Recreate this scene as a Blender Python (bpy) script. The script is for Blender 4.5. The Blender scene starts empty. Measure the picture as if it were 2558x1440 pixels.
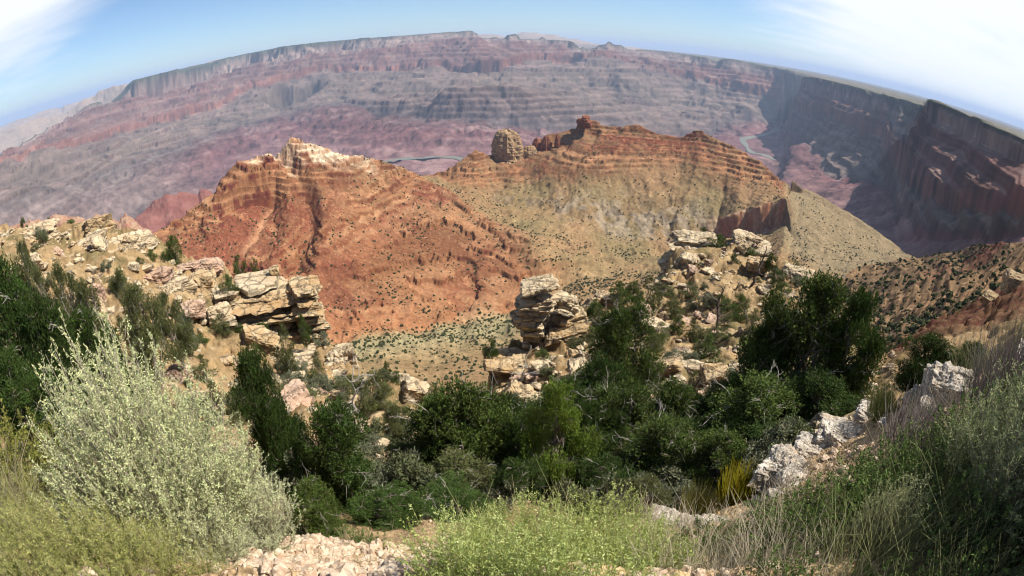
import bpy, bmesh, math, random
import numpy as np
from mathutils import Matrix, Vector
sc = bpy.context.scene
col = sc.collection
R = math.radians
# ---------------------------------------------------------------- camera (full-frame fisheye, horizon bows)
P, F, ROLL = R(25.5), 1400.0, R(0.25)
cd = bpy.data.cameras.new('camera')
cam = bpy.data.objects.new('camera', cd)
col.objects.link(cam)
sc.camera = cam
cd.type = 'PANO'
cd.panorama_type = 'FISHEYE_EQUISOLID'
cd.sensor_width = 36
cd.fisheye_lens = F / 2558 * 36
cd.fisheye_fov = math.pi
cd.clip_start = 0.05
cd.clip_end = 1.0e6
cam.rotation_euler = (Matrix.Rotation(math.pi / 2 - P, 3, 'X') @ Matrix.Rotation(ROLL, 3, 'Z')).to_euler()
CP, SP = math.cos(P), math.sin(P)

def ray(u, v):
    """azimuth and elevation (radians) of a sight line of the photograph, used to survey where things stand"""
    dx, dy = u - 1279, 720 - v
    r = math.hypot(dx, dy)
    th = 2 * math.asin(r / (2 * F))
    ph = math.atan2(dy, dx) + ROLL
    s = math.sin(th)
    x, up, fw = s * math.cos(ph), s * math.sin(ph), math.cos(th)
    return math.atan2(x, fw * CP + up * SP), math.asin(up * CP - fw * SP)

def at(u, v, D):
    a, e = ray(u, v)
    return Vector((D * math.sin(a), D * math.cos(a), D * math.tan(e)))

# ---------------------------------------------------------------- light and exposure
SUN_AZ, SUN_EL = R(89), R(52)
sd = Vector((math.sin(SUN_AZ) * math.cos(SUN_EL), math.cos(SUN_AZ) * math.cos(SUN_EL), math.sin(SUN_EL)))
sl = bpy.data.lights.new('sun', 'SUN')
sl.energy = 5.0
sl.angle = R(0.5)
sl.color = (1.0, 0.95, 0.86)
so = bpy.data.objects.new('sun', sl)
so.rotation_euler = sd.to_track_quat('Z', 'Y').to_euler()
so.location = (300, -50, 400)
col.objects.link(so)
sc.view_settings.view_transform = 'Standard'
sc.view_settings.look = 'None'
sc.view_settings.exposure = 0.75
sc.view_settings.gamma = 1.0

wd = bpy.data.worlds.new('World')
sc.world = wd
wd.use_nodes = True
nt = wd.node_tree
nt.nodes.clear()

class G:
    """tiny node-graph helper"""
    def __init__(s, t): s.t = t
    def n(s, kind, **kw):
        d = s.t.nodes.new('ShaderNode' + kind)
        for k, v in kw.items():
            if k == 'i':
                for kk, vv in v.items():
                    if isinstance(vv, bpy.types.NodeSocket): s.t.links.new(vv, d.inputs[kk])
                    else: d.inputs[kk].default_value = vv
            else: setattr(d, k, v)
        return d
    def math(s, op, a, b=0.0, c=None, clamp=False):
        d = s.n('Math', operation=op, use_clamp=clamp)
        for k, x in enumerate((a, b) if c is None else (a, b, c)):
            if isinstance(x, bpy.types.NodeSocket): s.t.links.new(x, d.inputs[k])
            else: d.inputs[k].default_value = x
        return d.outputs[0]
    def vmath(s, op, a, b):
        d = s.n('VectorMath', operation=op)
        for k, x in enumerate((a, b)):
            if isinstance(x, bpy.types.NodeSocket): s.t.links.new(x, d.inputs[k])
            else: d.inputs[k].default_value = x
        return d
    def mix(s, f, a, b, blend='MIX'):
        d = s.n('Mix', data_type='RGBA', blend_type=blend)
        for k, x in ((0, f), (6, a), (7, b)):
            if isinstance(x, bpy.types.NodeSocket): s.t.links.new(x, d.inputs[k])
            else: d.inputs[k].default_value = (*x, 1) if k and len(x) == 3 else x
        return d.outputs[2]
    def ramp(s, f, stops, interp='LINEAR'):
        d = s.n('ValToRGB')
        e = d.color_ramp.elements
        d.color_ramp.interpolation = interp
        while len(e) < len(stops): e.new(0.5)
        for k, (p, c) in enumerate(stops):
            e[k].position = p
            e[k].color = (*c, 1) if isinstance(c, tuple) else (c, c, c, 1)
        s.t.links.new(f, d.inputs[0])
        return d.outputs[0]
    def noise(s, vec, scale, detail=4, rough=0.55, dist=0.0):
        d = s.n('TexNoise', i={'Scale': scale, 'Detail': detail, 'Roughness': rough, 'Distortion': dist})
        if vec is not None: s.t.links.new(vec, d.inputs['Vector'])
        return d.outputs['Fac']
    def link(s, a, b): s.t.links.new(a, b)

g = G(nt)
sky = g.n('TexSky', sky_type='NISHITA', sun_disc=False, sun_elevation=SUN_EL, sun_rotation=SUN_AZ, altitude=2200, air_density=1.0, dust_density=2.0, ozone_density=1.5)
tc = g.n('TexCoord').outputs['Generated']
sep = g.n('SeparateXYZ', i={0: tc})
zc = g.math('MAXIMUM', sep.outputs[2], 0.02)
# cirrus sheet: the direction projected onto a high flat layer
cl = g.n('CombineXYZ', i={0: g.math('DIVIDE', sep.outputs[0], g.math('ADD', zc, 0.10)), 1: g.math('DIVIDE', sep.outputs[1], g.math('ADD', zc, 0.10))}).outputs[0]
mp = g.n('Mapping', i={'Vector': cl, 'Rotation': (0, 0, R(20)), 'Scale': (0.55, 1.0, 1)}).outputs[0]
n1 = g.noise(mp, 2.0, 6, 0.52, 0.3)
n2 = g.noise(mp, 0.6, 3, 0.5)
def lobe(az, el, lo, hi):
    d = (math.sin(R(az)) * math.cos(R(el)), math.cos(R(az)) * math.cos(R(el)), math.sin(R(el)))
    dd = g.vmath('DOT_PRODUCT', tc, d).outputs['Value']
    return g.n('MapRange', interpolation_type='SMOOTHSTEP', i={0: dd, 1: math.cos(R(hi)), 2: math.cos(R(lo)), 3: 0.0, 4: 1.0}).outputs[0]
right = lobe(45, 16, 6, 29)
left = lobe(-54, 21, 5, 22)
top = lobe(60, 60, 20, 50)
cover = g.math('ADD', g.math('MAXIMUM', g.math('MAXIMUM', right, left), g.math('MULTIPLY', top, 0.6)), 0.0, clamp=True)
cn = g.math('ADD', g.math('MULTIPLY', n1, 0.5), g.math('ADD', g.math('MULTIPLY', n2, 0.3), 0.10))
cf = g.n('MapRange', interpolation_type='SMOOTHSTEP', i={0: g.math('ADD', g.math('MULTIPLY', cover, 0.66), cn), 1: 0.58, 2: 1.16, 3: 0.0, 4: 0.97}).outputs[0]
blue = g.vmath('MULTIPLY', sky.outputs[0], (1.08, 1.22, 1.36)).outputs[0]
skyc = g.mix(cf, blue, (10.0, 10.3, 10.6))
bg = g.n('Background', i={0: skyc, 1: 0.062})
g.link(bg.outputs[0], g.n('OutputWorld').inputs[0])

try:
    sc.cycles.use_denoising = True
    sc.cycles.denoiser = 'OPENIMAGEDENOISE'
    sc.cycles.denoising_input_passes = 'RGB_ALBEDO_NORMAL'
except Exception:
    pass
sc.cycles.filter_width = 1.1
sc.cycles.use_adaptive_sampling = True
sc.cycles.adaptive_threshold = 0.02
sc.cycles.max_bounces = 4
sc.cycles.diffuse_bounces = 2
sc.cycles.glossy_bounces = 1
sc.cycles.transmission_bounces = 2
sc.cycles.volume_bounces = 0
sc.cycles.transparent_max_bounces = 8
sc.cycles.sample_clamp_indirect = 4

# ---------------------------------------------------------------- numeric helpers
def _h(ix, iy, s):
    n = (ix.astype(np.int64) * 374761393 + iy.astype(np.int64) * 668265263 + s * 974634777) & 0x7fffffff
    n = ((n ^ (n >> 13)) * 1274126177) & 0x7fffffff
    return (n ^ (n >> 16)) & 0xffff

_GT = np.array([(math.cos(k * math.pi / 32), math.sin(k * math.pi / 32)) for k in range(64)], np.float32)

def perlin(x, y, s=0):
    x0, y0 = np.floor(x), np.floor(y)
    fx, fy = (x - x0).astype(np.float32), (y - y0).astype(np.float32)
    x0, y0 = x0.astype(np.int64), y0.astype(np.int64)
    u, v = fx * fx * fx * (fx * (fx * 6 - 15) + 10), fy * fy * fy * (fy * (fy * 6 - 15) + 10)
    def gr(a, b):
        k = _GT[_h(x0 + a, y0 + b, s) & 63]
        return k[..., 0] * (fx - a) + k[..., 1] * (fy - b)
    a = gr(0, 0); a += u * (gr(1, 0) - a)
    b = gr(0, 1); b += u * (gr(1, 1) - b)
    return (a + v * (b - a)) * 1.5

def fbm(x, y, o=5, s=0, gain=0.5, lac=2.03):
    t, a = 0, 1.0
    for k in range(o):
        t = t + a * perlin(x, y, s + k * 17)
        x, y, a = x * lac, y * lac, a * gain
    return t

def ridged(x, y, o=5, s=0, gain=0.5, lac=2.03):
    t, a = 0, 1.0
    for k in range(o):
        t = t + a * (1 - 2 * np.abs(perlin(x, y, s + k * 17)))
        x, y, a = x * lac, y * lac, a * gain
    return t

def sstep(a, b, x):
    t = np.clip((x - a) / (b - a), 0, 1)
    return t * t * (3 - 2 * t)

def mixc(a, b, t):
    t = np.asarray(t)[..., None]
    return a * (1 - t) + b * t

def terrace(z, step, sharp, s=0):
    """turn a smooth height into ledges: steep riser, gentle tread"""
    h = z / step
    k = np.floor(h)
    f = h - k
    return step * (k + np.clip((f - 0.5) * sharp + 0.5, 0, 1))

def C(*v): return np.array(v, np.float32)

def tag(o, label=None, cat=None, group=None, kind=None):
    if label: o['label'] = label
    if cat: o['category'] = cat
    if group: o['group'] = group
    if kind: o['kind'] = kind
    return o

def mesh_np(name, V, faces, mat, parent=None, colors=None, smooth=True, link=True, uv=None):
    """faces: int array (n,3) or (n,4)"""
    me = bpy.data.meshes.new(name)
    V = np.ascontiguousarray(V, np.float32); faces = np.ascontiguousarray(faces, np.int32)
    n, k = faces.shape
    me.vertices.add(len(V)); me.vertices.foreach_set('co', V.ravel())
    me.loops.add(n * k); me.loops.foreach_set('vertex_index', faces.ravel())
    me.polygons.add(n); me.polygons.foreach_set('loop_start', np.arange(0, n * k, k, dtype=np.int32))
    me.polygons.foreach_set('use_smooth', np.full(n, smooth, bool))
    if colors is not None:
        ca = me.color_attributes.new('albedo', 'FLOAT_COLOR', 'POINT')
        c4 = np.ones((len(V), 4), np.float32); c4[:, :3] = colors
        ca.data.foreach_set('color', c4.ravel())
    me.update(calc_edges=True)
    if mat is not None: me.materials.append(mat)
    if not link: return me
    o = bpy.data.objects.new(name, me)
    col.objects.link(o)
    if parent is not None: o.parent = parent
    return o

def new_mat(name):
    m = bpy.data.materials.new(name)
    m.use_nodes = True
    m.node_tree.nodes.clear()
    gg = G(m.node_tree)
    return m, gg

def finish(gg, colr, rough=0.9, bump=None, spec=0.2, trans=None):
    b = gg.n('BsdfPrincipled', i={'Base Color': colr if isinstance(colr, bpy.types.NodeSocket) else (*colr, 1), 'Roughness': rough, 'Specular IOR Level': spec})
    if bump is not None: gg.link(bump, b.inputs['Normal'])
    out = gg.n('OutputMaterial')
    if trans:
        tr = gg.n('BsdfTranslucent', i={0: colr if isinstance(colr, bpy.types.NodeSocket) else (*colr, 1)})
        mx = gg.n('MixShader', i={0: trans})
        gg.link(b.outputs[0], mx.inputs[1]); gg.link(tr.outputs[0], mx.inputs[2])
        gg.link(mx.outputs[0], out.inputs[0])
    else: gg.link(b.outputs[0], out.inputs[0])

def attr_col(gg):
    return gg.n('Attribute', attribute_name='albedo').outputs['Color']
HAZE = 2.4e-5
# ---------------------------------------------------------------- terrain, surveyed as contour lines running across the view
class Sheet:
    """height field on a polar grid round the viewpoint; every survey line is a polyline (pixel u, pixel v, horizontal distance[, drop])"""
    def __init__(s, lines, az0, az1, naz, qs=None, gap=1.004):
        s.az = np.linspace(R(az0), R(az1), naz)
        s.q = list(range(len(lines))) if qs is None else qs
        s.D, s.Z = [], []
        for ln in lines:
            a, d, z = [], [], []
            for p in ln:
                if p[0] == 'z':                     # ('z', azimuth in degrees, distance, height)
                    a.append(R(p[1])); d.append(p[2]); z.append(p[3])
                else:
                    aa, ee = ray(p[0], p[1])
                    a.append(aa); d.append(p[2]); z.append(p[2] * math.tan(ee) + (p[3] if len(p) > 3 else 0))
            a = np.array(a); k = np.argsort(a, kind='stable')
            a = a[k]
            s.D.append(np.interp(s.az, a, np.array(d)[k]))
            s.Z.append(np.interp(s.az, a, np.array(z)[k]))
        s.D, s.Z = np.array(s.D), np.array(s.Z)
        for l in range(1, len(s.D)):
            s.D[l] = np.maximum(s.D[l], s.D[l - 1] * gap)
        s.L = np.log(s.D)
    def soften(s, deg, which):
        n = max(1, int(R(deg) / (s.az[1] - s.az[0]) / 2)); k = np.hanning(2 * n + 3)[1:-1]; k /= k.sum()
        for l in which:
            for B in (s.D, s.Z): B[l] = np.convolve(np.pad(B[l], n, mode='edge'), k, 'valid')
        for l in range(1, len(s.D)): s.D[l] = np.maximum(s.D[l], s.D[l - 1] * 1.004)
        s.L = np.log(s.D)
    def base(s, az, lr, wa=0, wr=0):
        """height and survey-line coordinate at azimuth az, log distance lr; wa, wr bend the lines"""
        fi = np.clip((az + wa - s.az[0]) / (s.az[1] - s.az[0]), 0, len(s.az) - 1.001)
        i0 = fi.astype(np.int32); f = (fi - i0).astype(np.float32)
        def pick(A, l): return A[l][i0] * (1 - f) + A[l][i0 + 1] * f
        x = lr + wr
        z = pick(s.Z, 0); q = np.zeros_like(z)
        La, Za = pick(s.L, 0), z
        for l in range(1, len(s.D)):
            Lb, Zb = pick(s.L, l), pick(s.Z, l)
            t = np.clip((x - La) / (Lb - La), 0, 1)
            z = z + (Zb - Za) * t
            q += t * (s.q[l] - s.q[l - 1])
            La, Za = Lb, Zb
        return z, q
    def grid(s, r0, r1, nr, k=1.0, blur=0.03, tail=None):
        """rows crowd where the ground stands steep against the line of sight"""
        fine = np.linspace(math.log(r0), math.log(r1), 1600)
        A, Lr = np.meshgrid(s.az, fine, indexing='ij')
        z, _ = s.base(A, Lr)
        el = np.arctan2(z, np.exp(Lr))
        w = np.abs(np.gradient(el, axis=1)) / (fine[1] - fine[0])
        nb = max(1, int(blur / (fine[1] - fine[0])))
        for _ in range(2):
            c = np.cumsum(np.pad(w, ((0, 0), (nb + 1, nb)), mode='edge'), axis=1)
            w = (c[:, 2 * nb + 1:] - c[:, :-2 * nb - 1]) / (2 * nb + 1)
        na = 12
        c = np.cumsum(np.pad(w, ((na + 1, na), (0, 0)), mode='edge'), axis=0)
        w = (c[2 * na + 1:] - c[:-2 * na - 1]) / (2 * na + 1)
        d = 0.12 + k * w
        c = np.cumsum(d, axis=1); c = (c - c[:, :1]) / (c[:, -1:] - c[:, :1])
        t = np.linspace(0, 1, nr)
        Lr = np.stack([np.interp(t, c[i], fine) for i in range(len(s.az))])
        if tail is not None:
            tl = np.log(np.array(tail))
            Lr = np.concatenate([Lr, np.broadcast_to(tl, (len(s.az), len(tl)))], axis=1)
        A = np.broadcast_to(s.az[:, None], Lr.shape)
        s.A, s.Lr = A, Lr
        r = np.exp(Lr)
        return A, Lr, r * np.sin(A), r * np.cos(A), r
    def setz(s, z, X, Y):
        s.z = z
        V = np.stack([X, Y, z], -1)
        n = np.cross(np.gradient(V, axis=0), np.gradient(V, axis=1))
        n /= np.linalg.norm(n, axis=-1, keepdims=True) + 1e-9
        s.nz = np.abs(n[..., 2])
        return V
    def height(s, x, y):
        a = math.atan2(x, y); lr = math.log(max(math.hypot(x, y), 1e-3))
        fi = min(max((a - s.az[0]) / (s.az[1] - s.az[0]), 0), len(s.az) - 1.001)
        i = int(fi); f = fi - i
        return float(np.interp(lr, s.Lr[i], s.z[i]) * (1 - f) + np.interp(lr, s.Lr[i + 1], s.z[i + 1]) * f)
    def faces(s):
        na, nr = s.z.shape
        k = np.arange(na * nr).reshape(na, nr)
        return np.stack([k[:-1, :-1], k[1:, :-1], k[1:, 1:], k[:-1, 1:]], -1).reshape(-1, 4)

def polydist(X, Y, pts):
    """horizontal distance to a polyline"""
    d = np.full(X.shape, 1e9)
    for (x0, y0), (x1, y1) in zip(pts[:-1], pts[1:]):
        dx, dy = x1 - x0, y1 - y0
        t = np.clip(((X - x0) * dx + (Y - y0) * dy) / (dx * dx + dy * dy + 1e-9), 0, 1)
        d = np.minimum(d, np.hypot(X - x0 - t * dx, Y - y0 - t * dy))
    return d

def ground_mat(name, scale, fine, bump_d, vary=0.35, gravel=None):
    m, gg = new_mat(name)
    pos = gg.n('NewGeometry').outputs['Position']
    a = gg.noise(pos, scale, 6, 0.62)
    b = gg.noise(pos, fine, 5, 0.65)
    f = gg.math('ADD', gg.math('MULTIPLY', a, 0.6), gg.math('MULTIPLY', b, 0.4))
    k = gg.n('MapRange', i={0: f, 1: 0.3, 2: 0.7, 3: 1 - vary, 4: 1 + vary}).outputs[0]
    c = gg.vmath('MULTIPLY', attr_col(gg), gg.n('CombineXYZ', i={0: k, 1: k, 2: k}).outputs[0]).outputs[0]
    hgt = gg.math('ADD', a, gg.math('MULTIPLY', b, 0.5))
    if gravel:
        vo = gg.n('TexVoronoi', i={'Scale': gravel}); gg.link(pos, vo.inputs['Vector'])
        gr = gg.ramp(vo.outputs['Distance'], [(0.0, 1.25), (0.55, 0.85), (0.8, 0.5)])
        c = gg.vmath('MULTIPLY', c, gr).outputs[0]
        hs = gg.math('MULTIPLY', vo.outputs['Distance'], -0.5)
        hgt = gg.math('ADD', hgt, hs)
    bp = gg.n('Bump', i={'Strength': 0.9, 'Distance': bump_d, 'Height': hgt}).outputs[0]
    finish(gg, c, 0.95, bp, 0.05)
    return m

# ======================= far canyon: floor, benches, walls, rims, plains =======================
FAR = [
 # 0 hidden start
 [('z', -75, 2700, -1420), ('z', -20, 2700, -1420), ('z', 10, 2900, -1420), ('z', 24, 3200, -1400), (2000, 570, 3200), (2100, 600, 2800), (2240, 618, 2300), (2330, 640, 1900), (2450, 632, 1400), (2558, 620, 1000), ('z', 75, 800, -250)],
 # 1 canyon floor along the river
 [('z', -75, 4300, -1400), ('z', -53, 4600, -1400), ('z', -45, 5600, -1400), ('z', -36, 7000, -1400), ('z', -25, 8600, -1400), ('z', -15, 7200, -1400), ('z', -8, 6700, -1400), ('z', 0, 7000, -1400), ('z', 10, 8000, -1400), ('z', 18, 8600, -1400), ('z', 24.9, 8900, -1400), ('z', 26.0, 11000, -1400), ('z', 27.0, 12300, -1400), ('z', 27.6, 11500, -1400), (1960, 400, 6600), (2030, 440, 5600), (2110, 480, 4600), (2180, 540, 3400), (2245, 600, 2700), (2330, 600, 2200), (2450, 600, 1600), (2558, 590, 1150), ('z', 75, 950, -240)],
 # 2 foot of the lower cliffs
 [(0, 515, 6000), (175, 470, 7000), (262, 440, 7600), (350, 400, 8300), (475, 358, 9100), (575, 337, 9900), (675, 303, 10500), (762, 271, 10900), (850, 258, 10500), (900, 275, 9900), (950, 292, 9350), (1075, 296, 8850), (1187, 300, 8500), (1245, 308, 8400), (1365, 318, 8600), (1450, 320, 8900), (1560, 322, 9200), (1640, 332, 9300), (1700, 340, 9600), (1790, 330, 10800), (1850, 318, 11400), (1900, 290, 12100), (1940, 280, 12800), (1990, 330, 9000), (2022, 372, 7500), (2060, 425, 6100), (2110, 440, 5500), (2160, 452, 5000), (2217, 470, 4500), (2250, 540, 3150), (2330, 575, 2200), (2450, 585, 1600), (2558, 575, 1150), ('z', 75, 1050, -220)],
 # 3 top of the lower cliffs
 [(0, 498, 6150), (175, 455, 7200), (262, 425, 7800), (350, 388, 8500), (475, 345, 9300), (575, 325, 10100), (675, 291, 10800), (762, 260, 11200), (850, 247, 10800), (950, 248, 9800), (1075, 232, 9350), (1187, 222, 9100), (1245, 216, 9100), (1365, 238, 9200), (1400, 256, 9300), (1480, 280, 9500), (1560, 300, 9700), (1640, 318, 9800), (1700, 318, 10200), (1790, 290, 11400), (1850, 290, 11800), (1900, 272, 12400), (1940, 266, 13000), (1990, 310, 9300), (2022, 360, 7750), (2060, 411, 6250), (2110, 428, 5700), (2160, 440, 5150), (2217, 453, 4650), (2255, 500, 3300), (2330, 560, 2250), (2450, 570, 1650), (2558, 560, 1180), ('z', 75, 1100, -200)],
 # 4 upper bench: foot and 5 top of its little cliff
 [(0, 440, 8000), (175, 420, 8400), (350, 358, 9800), (525, 300, 11000), (675, 258, 11700), (850, 214, 12000), (975, 214, 11500), (1100, 205, 11400), (1245, 196, 11400), (1400, 200, 11800), (1500, 222, 11600), (1562, 236, 11600), (1685, 262, 11700), (1775, 256, 12600), (1850, 262, 12400), (1900, 258, 12700), (1940, 256, 13200), (1990, 285, 9600), (2022, 330, 8300), (2060, 360, 7200), (2120, 372, 6500), (2189, 386, 5900), (2225, 420, 4700), (2262, 480, 3350), (2335, 545, 2300), (2450, 555, 1680), (2558, 545, 1200), ('z', 75, 1150, -185)],
 [(0, 435, 8100), (175, 412, 8600), (350, 352, 10000), (525, 294, 11200), (675, 252, 11900), (850, 208, 12200), (975, 206, 11700), (1100, 198, 11600), (1245, 190, 11600), (1400, 186, 12100), (1500, 207, 11900), (1562, 212, 11900), (1685, 243, 11900), (1775, 245, 12800), (1850, 256, 12550), (1900, 254, 12800), (1940, 252, 13300), (1990, 280, 9700), (2022, 318, 8450), (2060, 345, 7350), (2120, 358, 6650), (2189, 371, 6000), (2228, 410, 4750), (2266, 470, 3400), (2338, 540, 2340), (2450, 550, 1700), (2558, 540, 1215), ('z', 75, 1170, -180)],
 # 6 foot of the red cliff, 7 its top
 [(0, 408, 9000), (112, 378, 10000), (250, 356, 10600), (362, 331, 11400), (437, 312, 12000), (525, 264, 12600), (600, 232, 13200), (712, 201, 13900), (812, 181, 14300), (875, 171, 14400), (975, 184, 13700), (1100, 170, 13400), (1175, 190, 12800), (1250, 178, 12700), (1340, 150, 13800), (1400, 146, 14500), (1450, 142, 14600), (1520, 142, 14400), (1600, 165, 14200), (1700, 196, 13900), (1790, 214, 13800), (1850, 228, 13000), (1900, 240, 13000), (1945, 246, 13400), (1993, 274, 10200), (2066, 293, 8100), (2160, 329, 6650), (2208, 338, 6200), (2224, 404, 4230), (2243, 440, 3850), (2281, 492, 2900), (2366, 528, 2400), (2450, 535, 1820), (2558, 530, 1290), ('z', 75, 1200, -170)],
 [(0, 396, 9100), (112, 362, 10100), (250, 339, 10700), (362, 312, 11500), (437, 284, 12100), (525, 250, 12700), (600, 216, 13300), (712, 184, 14000), (812, 166, 14400), (875, 154, 14500), (975, 168, 13800), (1100, 155, 13500), (1175, 162, 12900), (1250, 154, 12800), (1340, 132, 13900), (1400, 128, 14600), (1450, 130, 14700), (1520, 128, 14500), (1600, 152, 14400), (1700, 178, 14100), (1790, 196, 13950), (1850, 208, 13150), (1900, 214, 13150), (1945, 222, 13550), (1993, 247, 10300), (2066, 266, 8200), (2160, 292, 6730), (2208, 313, 6270), (2226, 394, 4270), (2246, 404, 3920), (2285, 448, 2950), (2366, 470, 2450), (2450, 478, 1860), (2558, 475, 1320), ('z', 75, 1260, -120)],
 # 8 foot of the pale upper cliff
 [(0, 400, 10500), (115, 336, 12500), (197, 284, 14000), (250, 268, 14300), (310, 252, 14600), (350, 247, 14700), (437, 226, 14900), (525, 200, 15100), (600, 172, 15300), (650, 162, 15400), (725, 148, 15400), (825, 133, 15400), (900, 123, 15400), (1000, 114, 15300), (1050, 108, 15300), (1125, 98, 15300), (1180, 97, 15300), (1240, 110, 15000), (1300, 108, 15000), (1400, 112, 15200), (1450, 128, 15200), (1520, 118, 15000), (1570, 136, 15200), (1640, 148, 15300), (1740, 165, 15300), (1800, 170, 14400), (1850, 178, 14000), (1900, 190, 13700), (1945, 200, 13800), (1975, 214, 12500), (2050, 236, 9300), (2130, 262, 7800), (2213, 281, 6700), (2226, 377, 4300), (2244, 368, 3950), (2262, 351, 3880), (2282, 326, 3830), (2300, 293, 3790), (2311, 266, 3760), (2317, 290, 3640), (2330, 315, 3480), (2380, 350, 3050), (2425, 370, 2720), (2480, 385, 2400), (2558, 405, 1800), ('z', 75, 1350, -90)],
 # 8.02 the hollow behind the spur
 [('z', -75, 9200, -570), (0, 399, 10600), (115, 335, 12600), (197, 283, 14100), (250, 267, 14400), (310, 251, 14700), (437, 225, 15000), (525, 199, 15200), (600, 171, 15400), (725, 147, 15500), (825, 132, 15500), (1000, 113, 15400), (1125, 97, 15400), (1180, 96, 15400), (1240, 109, 15100), (1300, 107, 15100), (1400, 111, 15300), (1450, 127, 15300), (1520, 117, 15100), (1570, 135, 15300), (1640, 147, 15400), (1740, 164, 15400), (1800, 169, 14500), (1850, 177, 14100), (1900, 189, 13800), (1945, 199, 13900), (1975, 213, 12600), (2050, 235, 9400), (2130, 261, 7880), (2213, 280, 6780), (2226, 410, 5300), (2262, 395, 5150), (2300, 350, 4950), (2311, 310, 4800), (2317, 289, 3680), (2330, 314, 3520), (2380, 349, 3080), (2425, 369, 2750), (2480, 384, 2420), (2558, 404, 1820), ('z', 75, 1370, -88)],
 # 9 the rim
 [('z', -75, 9000, -560), (0, 398, 10700), (42, 378, 11500), (50, 360, 12000), (85, 341, 12400), (115, 330, 12800), (122, 319, 13100), (172, 306, 13700), (180, 300, 13800), (197, 276, 14300), (221, 261, 14500), (236, 256, 14600), (252, 262, 14700), (277, 265, 14800), (309, 226, 14900), (317, 206, 14950), (450, 173, 15200), (462, 178, 15200), (540, 160, 15500), (556, 148, 15600), (600, 136, 15700), (700, 118, 15800), (800, 105, 15900), (900, 97, 15900), (1000, 90, 15900), (1100, 82, 15900), (1182, 77, 15900), (1200, 94, 15900), (1262, 97, 15600), (1267, 86, 15500), (1291, 87, 15500), (1297, 98, 15500), (1350, 99, 15500), (1362, 92, 15500), (1375, 99, 15500), (1417, 101, 15500), (1442, 120, 15500), (1450, 117, 15500), (1457, 121, 15500), (1487, 119, 15500), (1492, 114, 15500), (1510, 111, 15500), (1520, 105, 15500), (1532, 112, 15500), (1547, 112, 15500), (1562, 120, 15600), (1572, 126, 16000), (1615, 125, 16500), (1675, 131, 16300), (1750, 142, 15700), (1790, 156, 15000), (1802, 147, 14700), (1840, 150, 14800), (1867, 156, 15000), (1925, 168, 14400), (1984, 179, 13000), (1990, 186, 12100), (2050, 198, 9800), (2129, 217, 8200), (2192, 233, 7300), (2255, 252, 6300), (2303, 265, 5500), (2311, 267, 5400), (2316, 255, 3830), (2327, 247, 3650), (2350, 252, 3500), (2382, 269, 3250), (2420, 290, 2900), (2427, 288, 2880), (2477, 309, 2560), (2558, 350, 1960), ('z', 75, 1500, -30)],
 # 10 behind the rim, 11 the plains
 [('z', -75, 20000, -1200), ('z', -46, 20000, -1150), ('z', -40, 20000, -300), ('z', -38.5, 20000, 80), ('z', -35, 20000, 80), ('z', -31, 20000, 150), ('z', -4.5, 20000, 250), ('z', -3, 20000, -300), ('z', 2, 20000, -300), ('z', 9, 20000, -500), ('z', 14, 20000, -150), ('z', 28.5, 20000, -190), ('z', 29, 20000, -190), ('z', 41, 15000, -150), ('z', 55, 9000, -130), ('z', 75, 8000, -130)],
 [('z', -75, 60000, -1000), ('z', -45, 60000, -800), ('z', -38, 60000, -300), ('z', 5, 60000, -300), ('z', 75, 60000, -330)],
 [('z', -75, 170000, -900), ('z', 75, 170000, -900)],
]
far = Sheet(FAR, -70, 70, 1500, [0, 1, 2, 3, 4, 5, 6, 7, 8, 8.02, 9, 10, 11, 12])
far.soften(1.2, range(0, 8))
A, Lr, X, Y, Rr = far.grid(1000, 17500, 840, 1.6, 0.045, np.geomspace(17800, 110000, 50))
RIVER = [[(1170, 405), (1140, 395), (1090, 393), (1050, 396), (1000, 398), (975, 402), (930, 412)], [(1942, 312), (1940, 324), (1920, 334), (1889, 341), (1857, 348), (1862, 362), (1878, 381), (1905, 387), (1935, 400)], [(705, 292), (725, 298), (745, 292), (765, 284)]]
river_xy = []
for rv in RIVER:
    pts = []
    for u, v in rv:
        a, e = ray(u, v)
        D = -1400 / math.tan(e)
        pts.append((D * math.sin(a), D * math.cos(a)))
    river_xy.append(pts)
k1 = 1 / 2600.0
w1 = fbm(X * k1, Y * k1, 6, 5, 0.55); w2 = fbm(X * k1 + 31, Y * k1, 6, 9, 0.55)
near_f = sstep(900, 6000, Rr)
keep = 1 - 0.75 * sstep(R(27), R(33), A) * (1 - sstep(9000, 12000, Rr))
w3 = fbm(X / 620, Y / 620, 5, 15, 0.55); rt = sstep(R(26), R(31), A)
z, q = far.base(A, Lr, 0.012 * w2 * keep + 0.005 * rt * w3, 0.060 * w1 * keep + 0.055 * rt * w3)
# gullies and side canyons cut the slopes between benches; the plains stay smooth
cut = sstep(0.6, 1.6, q) * (1 - sstep(8.6, 9.0, q))
floor = sstep(0.0, 0.5, q) * (1 - sstep(1.6, 2.2, q))
amp = np.interp(q, [0, 1, 1.6, 2.2, 4, 6, 7, 8, 8.8, 9.02, 12], [60, 26, 70, 45, 40, 50, 40, 45, 35, 6, 8])
rg = ridged(X / 900, Y / 900, 6, 3, 0.52)
rb = ridged(X / 2300 + .25 * w1, Y / 2300 + .25 * w2, 4, 303, 0.45)
amp2 = np.interp(q, [0, 1.6, 2.2, 3, 6, 8, 8.7, 9, 12], [0, 40, 60, 105, 120, 90, 40, 0, 0]) * (1 - .6 * rt)
z = z + amp2 * near_f * (rb - 0.8)
z = z + amp * near_f * (rg - 0.9) * 0.9
z = z + 30 * near_f * floor * (ridged(X / 420, Y / 420, 5, 13) - 0.6)
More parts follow.
